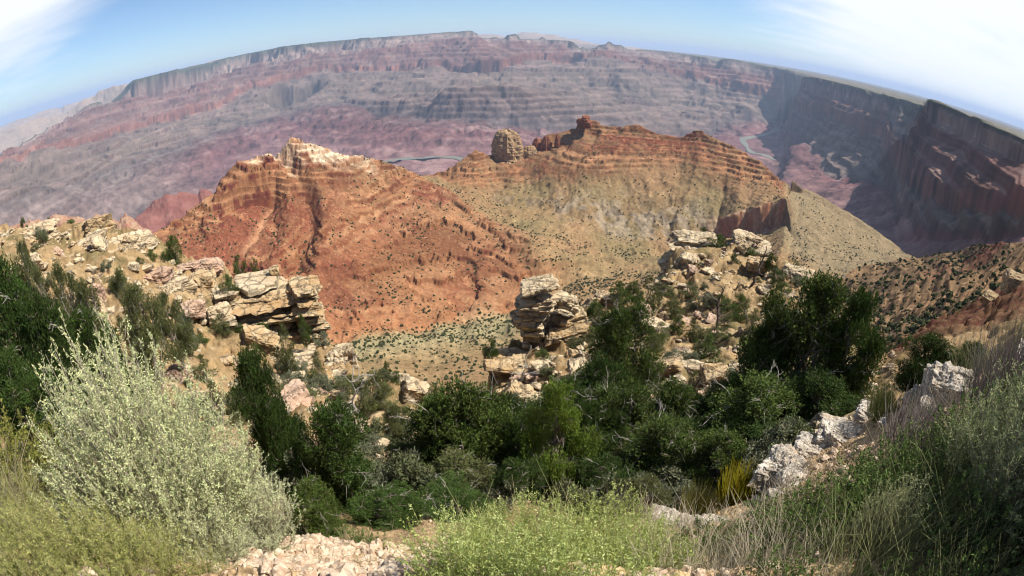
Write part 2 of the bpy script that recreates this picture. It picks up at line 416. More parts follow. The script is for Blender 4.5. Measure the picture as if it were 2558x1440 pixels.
# ledges
wig = 60 * fbm(X / 3500, Y / 3500, 3, 77) + 12 * fbm(X / 700, Y / 700, 2, 78)
tz = terrace(z + wig, 96, 6) - wig
tz2 = terrace(z + wig, 34, 4) - wig
fa = (z + wig) / 96; fa = np.abs(fa - np.floor(fa) - .5); fb = (z + wig) / 34; fb = np.abs(fb - np.floor(fb) - .5)
friser = .8 * (1 - sstep(.07, .13, fa)) + .45 * (1 - sstep(.10, .2, fb))
ta = np.clip(.78 + .7 * fbm(X / 1100, Y / 1100, 3, 71), .25, 1.05) * np.interp(q, [0, 0.9, 1.6, 2, 3, 6, 7, 8, 9, 9.05, 12], [0.1, 0.15, 0.4, 0.7, 0.8, 0.85, 0.85, 0.85, 0.7, 0.0, 0])
z = z * (1 - ta) + ta * (0.72 * tz + 0.28 * tz2)
rd = np.minimum(np.minimum(polydist(X, Y, river_xy[0]), polydist(X, Y, river_xy[1])), polydist(X, Y, river_xy[2]))
bank = 1 - sstep(110, 650, rd + 60 * fbm(X / 300, Y / 300, 3, 200))
z = z * (1 - bank) + bank * np.minimum(z, -1403)
V = far.setz(z, X, Y)
nz = far.nz
# colours of the strata: they follow the survey lines, with fine banding by height
n_lo = fbm(X / 1800, Y / 1800, 4, 40); n_md = fbm(X / 350, Y / 350, 4, 41); n_hi = fbm(X / 90, Y / 90, 3, 42)
band = perlin((z + wig) / 26.0, X * 0 + 3.3, 50) + 0.6 * perlin((z + wig) / 9.0, X * 0 + 7.7, 51)
qq = q + 0.10 * n_md + 0.05 * band
stops = [0, 0.9, 1.5, 1.95, 2.02, 2.95, 3.1, 4.2, 5.9, 6.05, 6.95, 7.1, 7.9, 8.05, 8.5, 8.72, 8.86, 9.02, 9.3, 12]
cols = [C(.19, .12, .10), C(.18, .10, .088), C(.17, .080, .070), C(.13, .075, .062), C(.115, .088, .075), C(.15, .11, .085), C(.155, .122, .09), C(.16, .128, .09), C(.165, .122, .085), C(.23, .105, .068), C(.25, .115, .075), C(.20, .10, .07), C(.19, .085, .06), C(.28, .205, .155), C(.33, .25, .19), C(.13, .115, .088), C(.075, .08, .05), C(.06, .075, .042), C(.075, .085, .045), C(.16, .145, .10)]
cs = np.stack([np.interp(qq, stops, [c[k] for c in cols]) for k in range(3)], -1)
# right-hand plateau top is dry grassland, not forest
dry = sstep(R(8), R(14), A) * sstep(8.97, 9.05, q)
cs = mixc(cs, C(.165, .14, .092) * np.ones_like(cs), np.clip(dry * (0.8 + 0.25 * n_lo), 0, 1))
cs = mixc(cs, C(.12, .13, .08) * np.ones_like(cs), dry * sstep(0.25, 0.6, fbm(X / 4000, Y / 900, 4, 60)) * 0.8)
# debris on the gentler slopes, bare dark rock on the steep ones
talus = sstep(0.62, 0.86, nz) * (1 - sstep(8.9, 9.0, q))
cs = mixc(cs, C(.205, .145, .11) * np.ones_like(cs), talus * sstep(1.9, 3.0, q) * np.clip(0.45 + 0.5 * n_md, 0, 0.85))
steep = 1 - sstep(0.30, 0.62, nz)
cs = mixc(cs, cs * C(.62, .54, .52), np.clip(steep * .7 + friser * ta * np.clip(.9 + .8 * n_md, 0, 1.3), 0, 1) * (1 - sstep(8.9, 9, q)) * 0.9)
cs = mixc(cs, C(.25, .165, .135) * np.ones_like(cs), (1 - sstep(1.6, 2.2, q)) * sstep(0.1, 0.7, n_md + n_lo * 0.5) * 0.6)
cs = mixc(cs, C(.19, .165, .13) * np.ones_like(cs), (1 - sstep(R(-40), R(-30), A)) * (1 - sstep(1.9, 3, q)) * 0.55)
cs = cs * np.clip(1 + 0.38 * band + 0.28 * n_hi + 0.22 * n_md + .12 * n_lo, .35, 1.8)[..., None]
cs = np.clip(cs * C(.76, .75, .82), 0.012, 0.75)
m_far = ground_mat('canyon_strata', 0.004, 0.02, 14, 0.22)
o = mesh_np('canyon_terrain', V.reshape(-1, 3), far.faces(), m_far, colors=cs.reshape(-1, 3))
tag(o, 'hazy layered canyon walls, benches and plateau beyond the red ridges', 'canyon', kind='structure')

# ======================= middle distance: the two red ridges and the slopes under the viewpoint =======================
MID = [
 # 0 under the foreground
 [('z', -75, 200, -70), (0, 700, 210), (400, 830, 230), (800, 1010, 280), (1060, 1085, 320), (1250, 1010, 330), (1500, 860, 340), (1700, 810, 350), (1900, 810, 350), (2050, 800, 330), (2150, 860, 260), (2230, 910, 230), (2400, 930, 190), (2558, 900, 150), ('z', 75, 140, -50)],
 # 1 drainage in front of the first ridge / face of the shaded right slope
 [('z', -75, 900, -260), (0, 660, 800), (390, 660, 820), (600, 770, 760), (850, 868, 650), (1000, 832, 740), (1150, 810, 830), (1270, 796, 900), (1350, 762, 970), (1450, 705, 1080), (1560, 690, 1150), (1650, 672, 1180), (1800, 690, 1050), (1950, 710, 900), (2040, 740, 720), (2083, 752, 560), (2130, 770, 480), (2200, 800, 400), (2280, 800, 360), (2400, 780, 320), (2558, 770, 260), ('z', 75, 240, -80)],
 # 2 lower part of the first ridge
 [('z', -75, 950, -250), (0, 640, 900), (390, 640, 920), (600, 680, 930), (850, 700, 930), (1000, 705, 960), (1150, 715, 1000), (1270, 700, 1040), (1350, 690, 1060), (1450, 672, 1120), (1560, 680, 1180), (1650, 664, 1230), (1800, 680, 1150), (1950, 700, 980), (2040, 732, 780), (2083, 735, 590), (2130, 715, 560), (2200, 720, 520), (2280, 710, 490), (2400, 700, 450), (2558, 690, 360), ('z', 75, 300, -80)],
 # 2.4 foot of the cliff on its left shoulder
 [('z', -75, 965, -300), (0, 655, 915), (390, 625, 990), (450, 590, 1050), (540, 530, 1125), (600, 524, 1165), (680, 522, 1188), (700, 505, 1190), (748, 490, 1190), (850, 520, 1150), (1000, 560, 1200), (1150, 600, 1180), (1270, 640, 1120), (1350, 648, 1090), (1450, 662, 1125), (1560, 678, 1183), (1650, 660, 1240), (1800, 678, 1160), (1950, 697, 985), (2040, 731, 785), (2083, 733, 597), (2130, 695, 620), (2200, 695, 600), (2300, 684, 585), (2400, 672, 550), (2558, 655, 400), ('z', 75, 350, -80)],
 # 2.8 just under that crest
 [('z', -75, 980, -345), (0, 665, 930), (300, 655, 980), (390, 604, 1050), (450, 575, 1085), (540, 500, 1140), (600, 445, 1180), (650, 430, 1202), (700, 412, 1245), (748, 396, 1270), (800, 396, 1305), (850, 402, 1338), (900, 403, 1380), (1000, 432, 1440), (1045, 453, 1465), (1100, 488, 1415), (1200, 555, 1292), (1330, 612, 1135), (1400, 650, 1132), (1560, 676, 1186), (1650, 657, 1250), (1800, 675, 1170), (1950, 695, 992), (2040, 729, 790), (2080, 730, 605), (2150, 675, 680), (2200, 668, 695), (2300, 656, 690), (2400, 643, 660), (2440, 630, 605), (2500, 622, 535), (2558, 625, 460), ('z', 75, 400, -80)],
 # 3 crest of the first ridge, its spur, crest of the shaded right slope
 [('z', -75, 1000, -330), (0, 650, 950), (300, 640, 1000), (390, 582, 1080), (450, 546, 1120), (540, 482, 1180), (548, 462, 1190), (575, 430, 1210), (600, 407, 1230), (645, 394, 1250), (680, 399, 1262), (692, 404, 1270), (708, 380, 1280), (725, 362, 1290), (748, 354, 1300), (800, 367, 1330), (850, 385, 1360), (900, 388, 1400), (960, 401, 1430), (1010, 421, 1460), (1045, 441, 1480), (1100, 478, 1430), (1200, 545, 1310), (1330, 602, 1150), (1400, 645, 1140), (1560, 674, 1190), (1650, 655, 1260), (1800, 672, 1180), (1950, 692, 1000), (2040, 726, 800), (2080, 724, 615), (2100, 692, 640), (2150, 664, 700), (2200, 656, 720), (2300, 643, 720), (2400, 629, 690), (2440, 613, 640), (2500, 607, 560), (2558, 612, 480), ('z', 75, 420, -80)],
 # 4 drainage behind the spur
 [('z', -75, 1400, -700), (0, 700, 1400), (390, 640, 1350), (548, 530, 1400), (700, 430, 1450), (800, 410, 1480), (900, 410, 1520), (1000, 432, 1560), (1050, 447, 1570), (1110, 463, 1600), (1250, 560, 1420), (1400, 603, 1340), (1560, 636, 1360), (1650, 645, 1400), (1750, 650, 1400), (1850, 668, 1260), (1950, 684, 1100), (2040, 718, 860), (2083, 735, 780), (2150, 720, 850), (2250, 720, 900), (2400, 700, 850), (2558, 690, 620), ('z', 75, 550, -180)],
 # 4.8 foot of its lower cliffs
 [('z', -75, 1650, -980), (300, 650, 1660), (700, 462, 1570), (1000, 446, 1630), (1110, 455, 1650), (1180, 480, 1640), (1250, 505, 1595), (1330, 516, 1570), (1400, 535, 1525), (1500, 562, 1500), (1600, 580, 1495), (1700, 590, 1500), (1800, 597, 1572), (1840, 592, 1552), (1870, 588, 1566), (1905, 583, 1545), (1930, 578, 1556), (1966, 566, 1545), (1982, 600, 1455), (2050, 660, 1250), (2120, 668, 1300), (2200, 655, 1550), (2250, 638, 1800), (2400, 692, 1400), (2558, 692, 1000), ('z', 75, 850, -320)],
 # 5 bench of the second ridge (top of its grey and red lower cliffs)
 [('z', -75, 1700, -1000), (300, 640, 1700), (700, 455, 1600), (900, 425, 1620), (1000, 440, 1640), (1050, 440, 1660), (1110, 446, 1670), (1180, 470, 1660), (1250, 492, 1620), (1330, 500, 1600), (1400, 515, 1560), (1500, 535, 1540), (1600, 545, 1540), (1700, 555, 1540), (1800, 548, 1604), (1840, 537, 1584), (1870, 528, 1598), (1905, 516, 1578), (1930, 508, 1590), (1966, 496, 1580), (1984, 575, 1510), (2050, 640, 1350), (2120, 655, 1400), (2200, 645, 1650), (2250, 632, 1900), (2400, 690, 1500), (2558, 690, 1100), ('z', 75, 900, -330)],
 # 5.75 just under its skyline
 [('z', -75, 1900, -1150), (300, 640, 2050), (700, 468, 1950), (1000, 452, 1780), (1050, 446, 1735), (1110, 438, 1735), (1150, 425, 1742), (1190, 402, 1765), (1240, 402, 1805), (1310, 396, 1825), (1350, 380, 1835), (1400, 356, 1862), (1460, 336, 1875), (1520, 337, 1885), (1590, 334, 1895), (1640, 346, 1897), (1700, 357, 1897), (1750, 353, 1897), (1800, 365, 1890), (1870, 398, 1862), (1930, 445, 1795), (1960, 485, 1710), (1969, 497, 1690), (1973, 482, 1930), (2010, 490, 1955), (2053, 510, 1975), (2097, 540, 2000), (2173, 582, 2040), (2228, 615, 2070), (2250, 628, 2085), (2400, 698, 1750), (2558, 698, 1260), ('z', 75, 1060, -420)],
 # 6 skyline of the second ridge, then the tan ramp
 [('z', -75, 2000, -1200), (300, 640, 2100), (700, 470, 2000), (1000, 455, 1800), (1040, 446, 1760), (1060, 438, 1740), (1110, 429, 1750), (1150, 403, 1760), (1175, 384, 1780), (1190, 373, 1790), (1225, 386, 1810), (1240, 390, 1830), (1310, 384, 1840), (1340, 356, 1860), (1370, 338, 1880), (1400, 335, 1890), (1440, 322, 1900), (1446, 298, 1905), (1462, 292, 1905), (1490, 304, 1905), (1510, 318, 1905), (1560, 317, 1910), (1590, 310, 1920), (1610, 318, 1920), (1640, 331, 1920), (1700, 346, 1920), (1725, 332, 1920), (1750, 325, 1920), (1762, 334, 1920), (1775, 342, 1920), (1830, 365, 1900), (1870, 385, 1880), (1900, 402, 1860), (1950, 450, 1780), (1970, 488, 1700), (1972, 464, 1960), (2010, 473, 1990), (2053, 492, 2010), (2097, 521, 2040), (2173, 565, 2080), (2228, 605, 2100), (2250, 623, 2100), (2400, 700, 1800), (2558, 700, 1300), ('z', 75, 1100, -420)],
 # 7, 8 falling away behind
 [('z', -75, 2250, -1420), ('z', -12, 2150, -1000), ('z', -9, 2000, -760), ('z', 8, 2100, -620), ('z', 28, 2060, -640), ('z', 42, 2260, -760), ('z', 75, 1500, -700)],
 [('z', -75, 2600, -1500), ('z', 28, 3000, -1500), ('z', 40, 2900, -1300), ('z', 50, 2100, -900), ('z', 75, 1800, -800)],
]
mid = Sheet(MID, -68, 72, 1420, [0, 1, 2, 2.4, 2.8, 3, 4, 4.8, 5, 5.75, 6, 7, 8])
mid.soften(1.6, (0, 1, 2, 6))
A, Lr, X, Y, Rr = mid.grid(135, 2950, 950, 1.4, 0.02)
w1 = fbm(X / 260, Y / 260, 5, 105); w2 = fbm(X / 260 + 31, Y / 260, 5, 109)
hold = 1 - 0.85 * sstep(1750, 1850, Rr) - 0.0
z, q = mid.base(A, Lr, 0.006 * w2 * hold, 0.020 * w1)
crest1 = np.exp(-((q - 3) / 0.12) ** 2); crest2 = np.exp(-((q - 6) / 0.08) ** 2)
quiet = 1 - 0.75 * np.maximum(crest1, crest2)
# gullies run down the slopes (away from and toward the viewer on these faces): stretched along the line of sight
arc = A * 1300
gl = ridged(arc / 85 + 0.5 * w1, Rr / 420, 4, 21)
gs = ridged(X / 60, Y / 60, 5, 23)
slopey = sstep(0.4, 1.2, q) * (1 - sstep(6.6, 7.4, q))
z = z + quiet * slopey * (4.5 * (gl - 0.6) + 3.0 * (gs - 0.7)) + slopey * (1.2 * fbm(X / 14, Y / 14, 4, 27) + .7 * fbm(X / 4.5, Y / 4.5, 2, 28))
def line_xy(pts): return [(D * math.sin(ray(u, v)[0]), D * math.cos(ray(u, v)[0])) for u, v, D in pts]
chute = polydist(X + 6 * w1, Y, line_xy([(695, 415, 1255), (688, 450, 1225), (672, 505, 1180), (640, 565, 1060), (600, 612, 980)]))
ravine = polydist(X + 10 * w2, Y + 8 * w1, line_xy([(712, 400, 1262), (740, 440, 1235), (757, 490, 1180), (768, 560, 1090), (752, 620, 1000), (738, 680, 930)]))
z = z - 7 * np.exp(-(chute / 9) ** 2) - 20 * np.exp(-(ravine / 17) ** 2) + 10 * np.exp(-((ravine - 34) / 16) ** 2)
capn = sstep(R(-29.0), R(-26.5), A) * (1 - sstep(R(-17.5), R(-14.5), A)) * sstep(2.6, 2.85, q) * (1 - sstep(3.2, 3.6, q))
z = z + capn * (3.5 * (ridged(X / 22, Y / 22, 4, 29) - .8) + 4 * fbm(X / 7, Y / 7, 3, 30))
wig = 7 * fbm(X / 200, Y / 200, 3, 88) + 0.24 * np.minimum(X, 0) * (1 - sstep(3.3, 3.9, q))
thick = fbm(z / 38.0, X / 900.0, 2, 91)
red = np.clip(0.9 - 0.35 * sstep(2.2, 1.1, q) , 0, 1) * np.ones_like(q)
r1 = (1 - sstep(R(-2), R(4), A)) * sstep(0.9, 1.5, q) * (1 - sstep(3.3, 3.9, q))
r1 = r1 * (1 - 0.0)
t56 = np.clip(q - 5, 0, 1) * (q < 6.6)
r2 = sstep(0.16, 0.60, t56 + 0.16 * w1 + 0.22 * (1 - sstep(R(-6), R(8), A)) - 0.10 * sstep(R(15), R(25), A)) * (1 - sstep(R(28.4), R(29), A))
redness = np.clip(np.maximum(r1, r2), 0, 1)
tsel = np.clip(redness * 1.0 + 0.15, 0, 1) * sstep(0.9, 1.5, q)
tz = terrace(z + wig, 13.0, 8.0) - wig; tz2 = terrace(z + wig, 4.5, 5.0) - wig
ledge = np.clip(0.55 + 1.3 * thick + 0.6 * w2 + .25 * fbm(X / 90, Y / 90, 2, 93), 0.04, 1) * tsel
ledge = np.maximum(ledge, sstep(2.35, 2.75, q) * (1 - sstep(3, 3.1, q)) * (1 - sstep(R(-23), R(-19.5), A)) * 0.95)
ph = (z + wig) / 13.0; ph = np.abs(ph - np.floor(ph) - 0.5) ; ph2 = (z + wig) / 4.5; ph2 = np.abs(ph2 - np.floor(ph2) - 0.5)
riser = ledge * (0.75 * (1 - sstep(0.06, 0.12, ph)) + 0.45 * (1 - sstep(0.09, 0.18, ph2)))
z = z * (1 - ledge) + ledge * (0.7 * tz + 0.3 * tz2)
# the grey and red cliffs below the bench of the second ridge
cb = sstep(4.70, 4.83, q) * (1 - sstep(5.0, 5.06, q)) * (A > R(-2)) * (1 - sstep(R(28.6), R(29.3), A))
z = z + cb * fbm(arc / 40, Rr / 60, 4, 33) * 7
V = mid.setz(z, X, Y)
nz = mid.nz
n_lo = fbm(X / 220, Y / 220, 4, 140); n_md = fbm(X / 40, Y / 40, 4, 141); n_hi = fbm(X / 7, Y / 7, 3, 142)
band = perlin((z + wig) / 9.0, X * 0 + 3.3, 150) + 0.7 * perlin((z + wig) / 3.2, X * 0 + 7.7, 151)
one = np.ones(q.shape + (3,), np.float32)
tan_c, olive, redc, peach, cream, grey = C(.30, .19, .105), C(.225, .175, .092), C(.185, .066, .040), C(.33, .155, .078), C(.74, .65, .50), C(.26, .20, .14)
cs = mixc(one * tan_c, one * olive, np.clip(0.5 + 0.9 * n_lo, 0, 1))
low = sstep(0.55, 1.05, q) * (1 - sstep(1.2, 1.9, q)) * (1 - sstep(R(6), R(12), A))
cs = mixc(cs, one * peach, np.clip(sstep(0.95, 1.05, q) * (1 - sstep(1.9, 3.0, q)) * (1 - sstep(R(0), R(8), A)), 0, 1))
cs = mixc(cs, one * C(.40, .28, .16), np.clip(low * sstep(0.1, 0.6, n_lo + 0.4 * n_md), 0, 0.8))
rr_ = np.clip(redness * (0.62 + 0.5 * n_lo + 0.30 * n_md + 0.35 * band) + 0.20 * redness * sstep(R(-14), R(-20), A), 0, 1)
rr_ = rr_ * np.clip(0.35 + 0.65 * sstep(1.0, 2.0, q + 0.3 * n_lo), 0, 1)
cs = mixc(cs, one * redc, rr_)
# debris fans pale pinkish
cs = mixc(cs, one * C(.27, .12, .065), redness * sstep(0.2, 0.8, n_md - 0.4 * band) * 0.55)
# the grey cliffs and the red-stained cliff at the corner
gc = cb * sstep(0.0, 0.5, n_md + 0.3) * (1 - 0.3 * sstep(0.7, 0.9, nz))
cs = mixc(cs, one * grey, gc * 0.85)
rw = cb * sstep(R(20.5), R(22), A)
streak = fbm(arc / 9, z / 90, 3, 160)
cs = mixc(cs, one * mixc(C(.44, .21, .125) * one, C(.50, .36, .24) * one, np.clip(0.5 + 1.3 * streak, 0, 1)), rw * 0.8)
gz = sstep(4.3, 4.7, q) * (1 - sstep(5.0, 5.25, q)) * sstep(R(3), R(6), A) * (1 - sstep(R(20), R(22), A)) * sstep(-.1, .5, n_md + n_lo)
cs = mixc(cs, one * C(.30, .25, .19), gz * .7)
# pale caprock on the first summit
cap = sstep(R(-29.0), R(-26.5), A) * (1 - sstep(R(-16.5), R(-13.5), A)) * sstep(2.68, 2.84, q + 0.12 * n_md - 0.16 * sstep(R(-23.2), R(-24.2), A)) * (1 - sstep(3.5, 4.0, q))
cs = mixc(cs, one * cream, np.clip(cap * (0.90 + 0.5 * n_md), 0, 1))
cs = mixc(cs, one * C(.30, .22, .14), cap * sstep(.1, .5, fbm(X / 9, Y / 9, 3, 173)) * .7)
cs = mixc(cs, one * C(.44, .24, .14), np.exp(-(chute / 7) ** 2) * .75)
# green-grey scrub flat in the drainage, tan ramp, right slope with its shade put into the red-brown
flat_ = np.exp(-((q - 0.93) / 0.10) ** 2) * (1 - sstep(R(0), R(8), A))
cs = mixc(cs, one * C(.27, .24, .14), np.clip(flat_ * 0.9, 0, 1))
ramp_ = sstep(R(28.8), R(29.6), A) * sstep(4.2, 4.8, q) * (q < 6.5)
cs = mixc(cs, one * C(.22, .175, .11), ramp_ * 0.9)
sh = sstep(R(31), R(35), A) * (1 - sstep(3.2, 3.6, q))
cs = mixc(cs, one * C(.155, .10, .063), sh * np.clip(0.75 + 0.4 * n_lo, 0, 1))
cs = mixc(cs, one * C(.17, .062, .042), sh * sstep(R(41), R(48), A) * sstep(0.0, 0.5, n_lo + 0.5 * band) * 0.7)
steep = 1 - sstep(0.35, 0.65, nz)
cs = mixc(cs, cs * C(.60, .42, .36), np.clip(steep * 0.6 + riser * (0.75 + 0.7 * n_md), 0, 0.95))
cs = mixc(cs, one * C(.37, .20, .105), np.clip(redness * (1 - sstep(0.2, 0.35, np.abs(ph - 0.25))) * ledge * sstep(-.1, .5, n_md + thick), 0, 0.55))
bed = perlin((z + wig) / 4.2, X / 700, 171) + .5 * perlin((z + wig) / 1.9, X / 500, 172)
bm_ = redness * sstep(1.6, 2.2, q + .2 * n_lo) * np.clip(.55 + .8 * n_md + .5 * thick, 0, 1)
cs = mixc(cs, cs * C(.52, .42, .40), sstep(.12, .34, bed) * bm_ * .85)
cs = mixc(cs, one * C(.40, .235, .135), sstep(.30, .48, -bed) * bm_ * .45)
speck = sstep(.55, .8, fbm(X / 3.0, Y / 3.0, 2, 170)) * (1 - steep)
cs = mixc(cs, one * C(.52, .36, .22), speck * 0.5)
cs = cs * C(.80, .77, .70)
cs = cs * (1 + 0.16 * band * (0.3 + redness) + 0.16 * n_hi + 0.15 * n_md)[..., None]
cs = np.clip(cs, 0.02, 0.75)
m_mid = ground_mat('red_slope', 0.1, 0.45, 1.5, 0.45)
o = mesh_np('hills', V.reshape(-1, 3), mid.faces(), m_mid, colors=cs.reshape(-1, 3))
tag(o, 'two red banded ridges and the dry slopes below the viewpoint', 'ridge', kind='structure')
mid_q, mid_red = q, redness
# ======================= far blue ridges beyond the rims, small hills in the gap on the left =======================
def hill(name, lines, az0, az1, naz, r0, r1, nr, colfn, mat, label, wr=0.02, noise=0.0, nscale=1000.0, step=None, seed=0):
    s = Sheet(lines, az0, az1, naz)
    A, Lr, X, Y, Rr = s.grid(r0, r1, nr, 1.2, 0.02)
    z, q = s.base(A, Lr, 0, wr * fbm(X / nscale, Y / nscale, 5, 300 + seed))
    if noise: z = z + noise * (ridged(X / nscale, Y / nscale, 5, 310 + seed) - 0.7) * sstep(0, 0.6, q)
    if step:
        wg = step * 0.4 * fbm(X / nscale, Y / nscale, 3, 320 + seed)
        z = 0.4 * z + 0.6 * (terrace(z + wg, step, 3.5) - wg)
    V = s.setz(z, X, Y)
    c = colfn(q, z, X, Y, s.nz)
    o = mesh_np(name, V.reshape(-1, 3), s.faces(), mat, colors=np.clip(c, .02, .7).reshape(-1, 3))
    tag(o, label, 'hills', kind='structure')
    return s
def blue_hills(q, z, X, Y, nz):
    n = fbm(X / 900, Y / 900, 4, 330)
    b = perlin(z / 45.0, X * 0, 331)
    return mixc(C(.22, .17, .13) * np.ones(q.shape + (3,)), C(.30, .22, .17), np.clip(.5 + .4 * n + .5 * b, 0, 1))
hill('hills', [[('z', -75, 15000, -900), ('z', -36, 17000, -700)],
     [(0, 400, 19000), (75, 370, 19000), (172, 330, 19500), (250, 290, 20000), (320, 260, 20000)],
     [(0, 330, 20500), (75, 305, 20500), (130, 290, 20500), (165, 284, 20500), (190, 268, 20500), (207, 250, 20500), (222, 247, 20500), (236, 244, 20500), (246, 228, 20500), (285, 217, 20500), (300, 218, 20500), (314, 212, 20500), (340, 205, 20500)],
     [('z', -75, 26000, -900), ('z', -36, 26000, -500)]], -62, -36, 420, 15000, 27000, 120, blue_hills, m_far, 'dim blue spur of the far rim fading into haze on the left', 0.01, 60, 1500, 70, 1)
hill('hills', [[('z', -75, 27000, -900), ('z', -27, 27000, -700)],
     [(0, 345, 28000), (150, 300, 28000), (300, 240, 28000), (450, 200, 28000), (560, 180, 28000)],
     [(0, 317, 30000), (62, 296, 30000), (110, 279, 30000), (140, 270, 30000), (152, 275, 30000), (160, 266, 30000), (200, 254, 30000), (300, 216, 30000), (450, 176, 30000), (470, 168, 30000), (550, 148, 30000), (560, 149, 30000)],
     [('z', -75, 36000, -900), ('z', -27, 36000, -300)]], -62, -27, 420, 27000, 37000, 80, blue_hills, m_far, 'palest blue plateau on the skyline at far left', 0.01, 40, 2500, 90, 2)
hill('hills', [[('z', -8, 24000, -600), ('z', 10, 24000, -900)],
     [(1150, 100, 25000), (1300, 96, 25000), (1500, 116, 25000), (1650, 132, 25000)],
     [(1150, 92, 27000), (1190, 84, 27000), (1238, 85, 27000), (1262, 92, 27000), (1290, 86, 27000), (1310, 82, 27000), (1345, 85, 27000), (1385, 87, 27000), (1407, 95, 27000), (1445, 100, 27000), (1487, 110, 27000), (1540, 116, 27000), (1620, 124, 27000), (1680, 133, 27000)],
     [('z', -8, 33000, -300), ('z', 10, 33000, -900)]], -7, 17, 380, 24000, 34000, 80, blue_hills, m_far, 'long pale blue mesa on the skyline behind the buttes', 0.01, 40, 2500, 80, 3)
def pink(q, z, X, Y, nz):
    n = fbm(X / 60, Y / 60, 4, 340); b = perlin(z / 14.0, X * 0, 341)
    return mixc(C(.17, .066, .055) * np.ones(q.shape + (3,)), C(.21, .10, .08), np.clip(.4 + .5 * n + .4 * b, 0, 1))
def tanhill(q, z, X, Y, nz):
    n = fbm(X / 40, Y / 40, 4, 350); b = perlin(z / 9.0, X * 0, 351)
    return mixc(C(.30, .20, .13) * np.ones(q.shape + (3,)), C(.26, .12, .08), np.clip(.4 + .5 * n + .5 * b, 0, 1))
hill('hills', [[('z', -46, 2100, -900), ('z', -30, 2100, -850)],
     [(280, 640, 2300), (340, 585, 2300), (420, 600, 2300), (480, 590, 2300), (560, 560, 2300)],
     [(300, 570, 2600), (335, 545, 2600), (360, 524, 2600), (395, 500, 2600), (415, 485, 2600), (450, 487, 2600), (495, 492, 2620), (500, 480, 2640), (512, 476, 2640), (530, 480, 2640), (545, 494, 2640), (600, 540, 2600)],
     [('z', -46, 3100, -1350), ('z', -30, 3100, -1350)]], -46, -30, 300, 2100, 3200, 170, pink, m_far, 'smooth rose coloured hill showing past the left foot of the first red ridge', 0.02, 10, 160, None, 4)
hill('hills', [[('z', -58, 1350, -420), ('z', -36, 1350, -520)],
     [(60, 640, 1450), (250, 620, 1450), (380, 620, 1450)],
     [(30, 566, 1600), (100, 548, 1600), (150, 540, 1600), (180, 537, 1600), (215, 552, 1600), (240, 541, 1600), (265, 541, 1600), (290, 556, 1600), (310, 543, 1600), (330, 541, 1600), (350, 560, 1600), (375, 588, 1600), (420, 610, 1600)],
     [('z', -58, 1900, -900), ('z', -36, 1900, -900)]], -57, -36, 300, 1350, 2000, 150, tanhill, m_mid, 'low broken tan and red knobs behind the left limestone shelf', 0.02, 8, 70, 12, 5)

# ---- the river: one flat ribbon per reach seen, with pale sand bars as part of the banks
m_riv, gg = new_mat('river_water')
pos = gg.n('NewGeometry').outputs['Position']
cc = gg.mix(gg.noise(pos, 0.006, 3), (0.12, 0.135, 0.10), (0.17, 0.165, 0.13))
bp = gg.n('Bump', i={'Strength': 0.25, 'Distance': 1.0, 'Height': gg.noise(pos, 0.05, 3)}).outputs[0]
finish(gg, cc, 0.5, bp, 0.25)
for pts, wdt, lab in zip(river_xy, (48, 58, 20), ('green river bend glimpsed in the notch between the two red ridges', 'pale green river winding below the shaded wall on the right', 'tiny far bend of the river in the valley on the left')):
    p = np.array(pts); t = np.linspace(0, len(p) - 1, 10 * len(p))
    # Catmull-Rom through the surveyed points
    i = np.clip(t.astype(int), 0, len(p) - 2); f = (t - i)[:, None]
    g0 = p[np.clip(i - 1, 0, len(p) - 1)]; g1 = p[i]; g2 = p[i + 1]; g3 = p[np.clip(i + 2, 0, len(p) - 1)]
    c = 0.5 * (2 * g1 + (g2 - g0) * f + (2 * g0 - 5 * g1 + 4 * g2 - g3) * f ** 2 + (-g0 + 3 * g1 - 3 * g2 + g3) * f ** 3)
    tg = np.gradient(c, axis=0); tg /= np.linalg.norm(tg, axis=1, keepdims=True)
    nrm = np.stack([-tg[:, 1], tg[:, 0]], 1)
    ww = wdt * (1 + 0.3 * np.sin(t * 2.1) + 0.2 * np.sin(t * 5.3 + 1))[:, None]
    vv = np.concatenate([np.c_[c - nrm * ww, np.full(len(c), -1398.0)], np.c_[c + nrm * ww, np.full(len(c), -1398.0)]])
    k = np.arange(len(c) - 1); m_ = len(c)
    tag(mesh_np('river', vv, np.stack([k, k + 1, k + 1 + m_, k + m_], 1), m_riv), lab, 'river', kind='structure')

